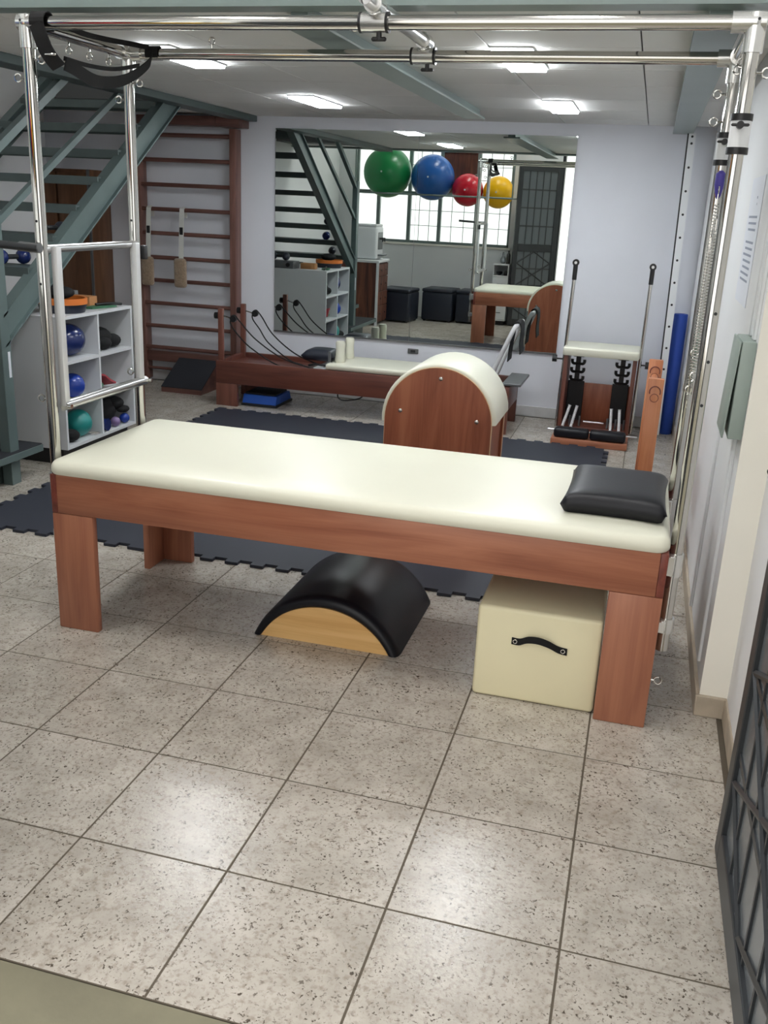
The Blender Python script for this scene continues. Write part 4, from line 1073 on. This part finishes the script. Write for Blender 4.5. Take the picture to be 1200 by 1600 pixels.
for y in (1.11, 1.21): obj('tap', B().cyl((-2.2615, y, 1.12), (-2.215, y, 1.12), 0.012, n=10).cyl((-2.222, y, 1.12), (-2.222, y, 1.08), 0.009, n=10), 'darkmetal', wd)
obj('drip_tray', B().box(-2.2695, -2.20, 1.06, 1.27, 0.90, 0.92, 0.004, 1), 'greymetal', wd)

du = thing('drawer_unit', 'narrow white drawer unit beside the open door leaf', 'drawer unit', (-0.75, 0.2, 0))
DX0, DX1, DY0, DY1 = -0.86, -0.64, 0.03, 0.32
obj('carcass', B().box(DX0, DX1, DY0, DY0 + 0.01, 0.06, 0.82).box(DX0, DX0 + 0.014, DY0 + 0.01, DY1, 0.06, 0.82).box(DX1 - 0.014, DX1, DY0 + 0.01, DY1, 0.06, 0.82).box(DX0, DX1, DY0, DY1 + 0.005, 0.82, 0.838).box(DX0 + 0.014, DX1 - 0.014, DY0 + 0.01, DY1, 0.06, 0.075).box(DX0 + 0.014, DX1 - 0.014, DY0 + 0.01, DY1, 0.665, 0.68), 'whitemdf', du, smooth=False)
for z0, z1 in ((0.08, 0.27), (0.275, 0.465), (0.47, 0.66)):
    dr = obj('drawer', B().box(DX0 + 0.002, DX1 - 0.002, DY1 - 0.015, DY1 + 0.004, z0, z1, 0.003, 1), 'whitemdf', du)
    obj('pull', B().box((DX0 + DX1) / 2 - 0.04, (DX0 + DX1) / 2 + 0.04, DY1 + 0.0045, DY1 + 0.014, (z0 + z1) / 2 - 0.006, (z0 + z1) / 2 + 0.006, 0.002, 1), 'greymetal', dr)
obj('plinth', B().box(DX0 + 0.02, DX1 - 0.02, DY0 + 0.02, DY1 - 0.02, 0, 0.0595), 'blackplastic', du)
o = obj('jar', B().lathe([(0.02, 0), (0.036, 0.015), (0.038, 0.06), (0.018, 0.10), (0.012, 0.15), (0.014, 0.155)], (-0.75, 0.18, 0.8385), 18), 'greyglass'); tag(o, 'grey glass flask standing on the white drawer unit', 'flask')
o = obj('bottle', B().lathe([(0.024, 0), (0.026, 0.01), (0.026, 0.12), (0.012, 0.15), (0.012, 0.18)], (-0.675, 0.20, 0.8385), 16), 'bottle'); tag(o, 'dark bottle standing on the white drawer unit', 'bottle')
o = obj('black_bowl', B().lathe([(0.018, 0), (0.04, 0.025), (0.042, 0.05), (0.036, 0.05), (0.016, 0.006)], (-0.78, 0.22, 0.6805), 18), 'blackplastic'); tag(o, 'black bowl in the open niche of the white drawer unit', 'bowl')
o = obj('small_pot', B().lathe([(0.02, 0), (0.026, 0.012), (0.024, 0.05), (0.018, 0.06)], (-0.69, 0.24, 0.6805), 16), 'bottle'); tag(o, 'small dark pot in the open niche of the white drawer unit', 'pot')

# ball rack and balls
br = thing('ball_rack', 'grey tube rack holding exercise balls high on the window wall', 'rack', (-1.7, 0.3, 1.6))
for y, z in ((0.10, 1.70), (0.52, 1.70)): obj('rail', B().cyl((-2.86, y, z), (-0.635, y, z), 0.012, n=10), 'steel', br)
for x in (-2.84, -0.645):
    obj('bracket', B().tube([(x, -0.002, 1.70), (x, 0.52, 1.70), (x, 0.52, 2.32), (x, -0.002, 2.32)], 0.012, 8), 'steel', br)
obj('rail', B().cyl((-2.86, 0.52, 2.32), (-0.635, 0.52, 2.32), 0.010, n=10), 'steel', br)
def ball(name, x, r, m, label):
    z = 1.70 + math.sqrt(max((r + 0.0125) ** 2 - 0.21 ** 2, 0.0))
    t = thing(name, label, 'exercise ball', (x, 0.31, z - r), 'exercise balls on the rack')
    b = B().sphere((x, 0.31, z), r, n=48)
    obj('skin', b, m, t, angle=180)
    obj('plug', B().cyl((x, 0.31 + r - 0.001, z), (x, 0.31 + r + 0.003, z), 0.012, n=12), 'whiteplastic', t)
ball('exercise_ball', -2.44, 0.335, 'green', 'large green exercise ball on the rack, reflected in the mirror')
ball('exercise_ball', -1.795, 0.300, 'blue', 'blue exercise ball on the rack, reflected at the mirror seam')
ball('exercise_ball', -1.296, 0.215, 'red', 'red exercise ball on the rack, reflected in the mirror')
ball('exercise_ball', -0.870, 0.210, 'yellow', 'yellow exercise ball on the rack, reflected in the mirror')

# ================================================================== ceiling lamps
def lamp(x, y, label, CEIL=CEIL, w=0.09, l=0.30, m='lamp'):
    t = thing('ceiling_lamp', label, 'ceiling light', (x, y, CEIL), 'ceiling lights')
    f = B().box(x - w, x + w, y - l, y + l, CEIL - 0.008, CEIL - 0.0005, 0.002, 1)
    obj('frame', f, 'whiteplastic', t, smooth=False)
    obj('diffuser', B().box(x - w + 0.008, x + w - 0.008, y - l + 0.008, y + l - 0.008, CEIL - 0.020, CEIL - 0.0085, 0.004, 2), m, t)
lamp(-1.0, 3.05, 'left ceiling light nearer the trapeze table')
lamp(-1.0, 4.93, 'left ceiling light nearer the mirror')
lamp(0.59, 3.05, 'right ceiling light nearer the trapeze table')
lamp(0.59, 4.95, 'right ceiling light nearer the back wall')
lamp(-1.0, 0.95, 'left long ceiling light high above the entrance', ROOF, 0.12, 0.60, 'halllamp')
lamp(0.75, 0.95, 'right long ceiling light high above the entrance', ROOF, 0.12, 0.60, 'halllamp')
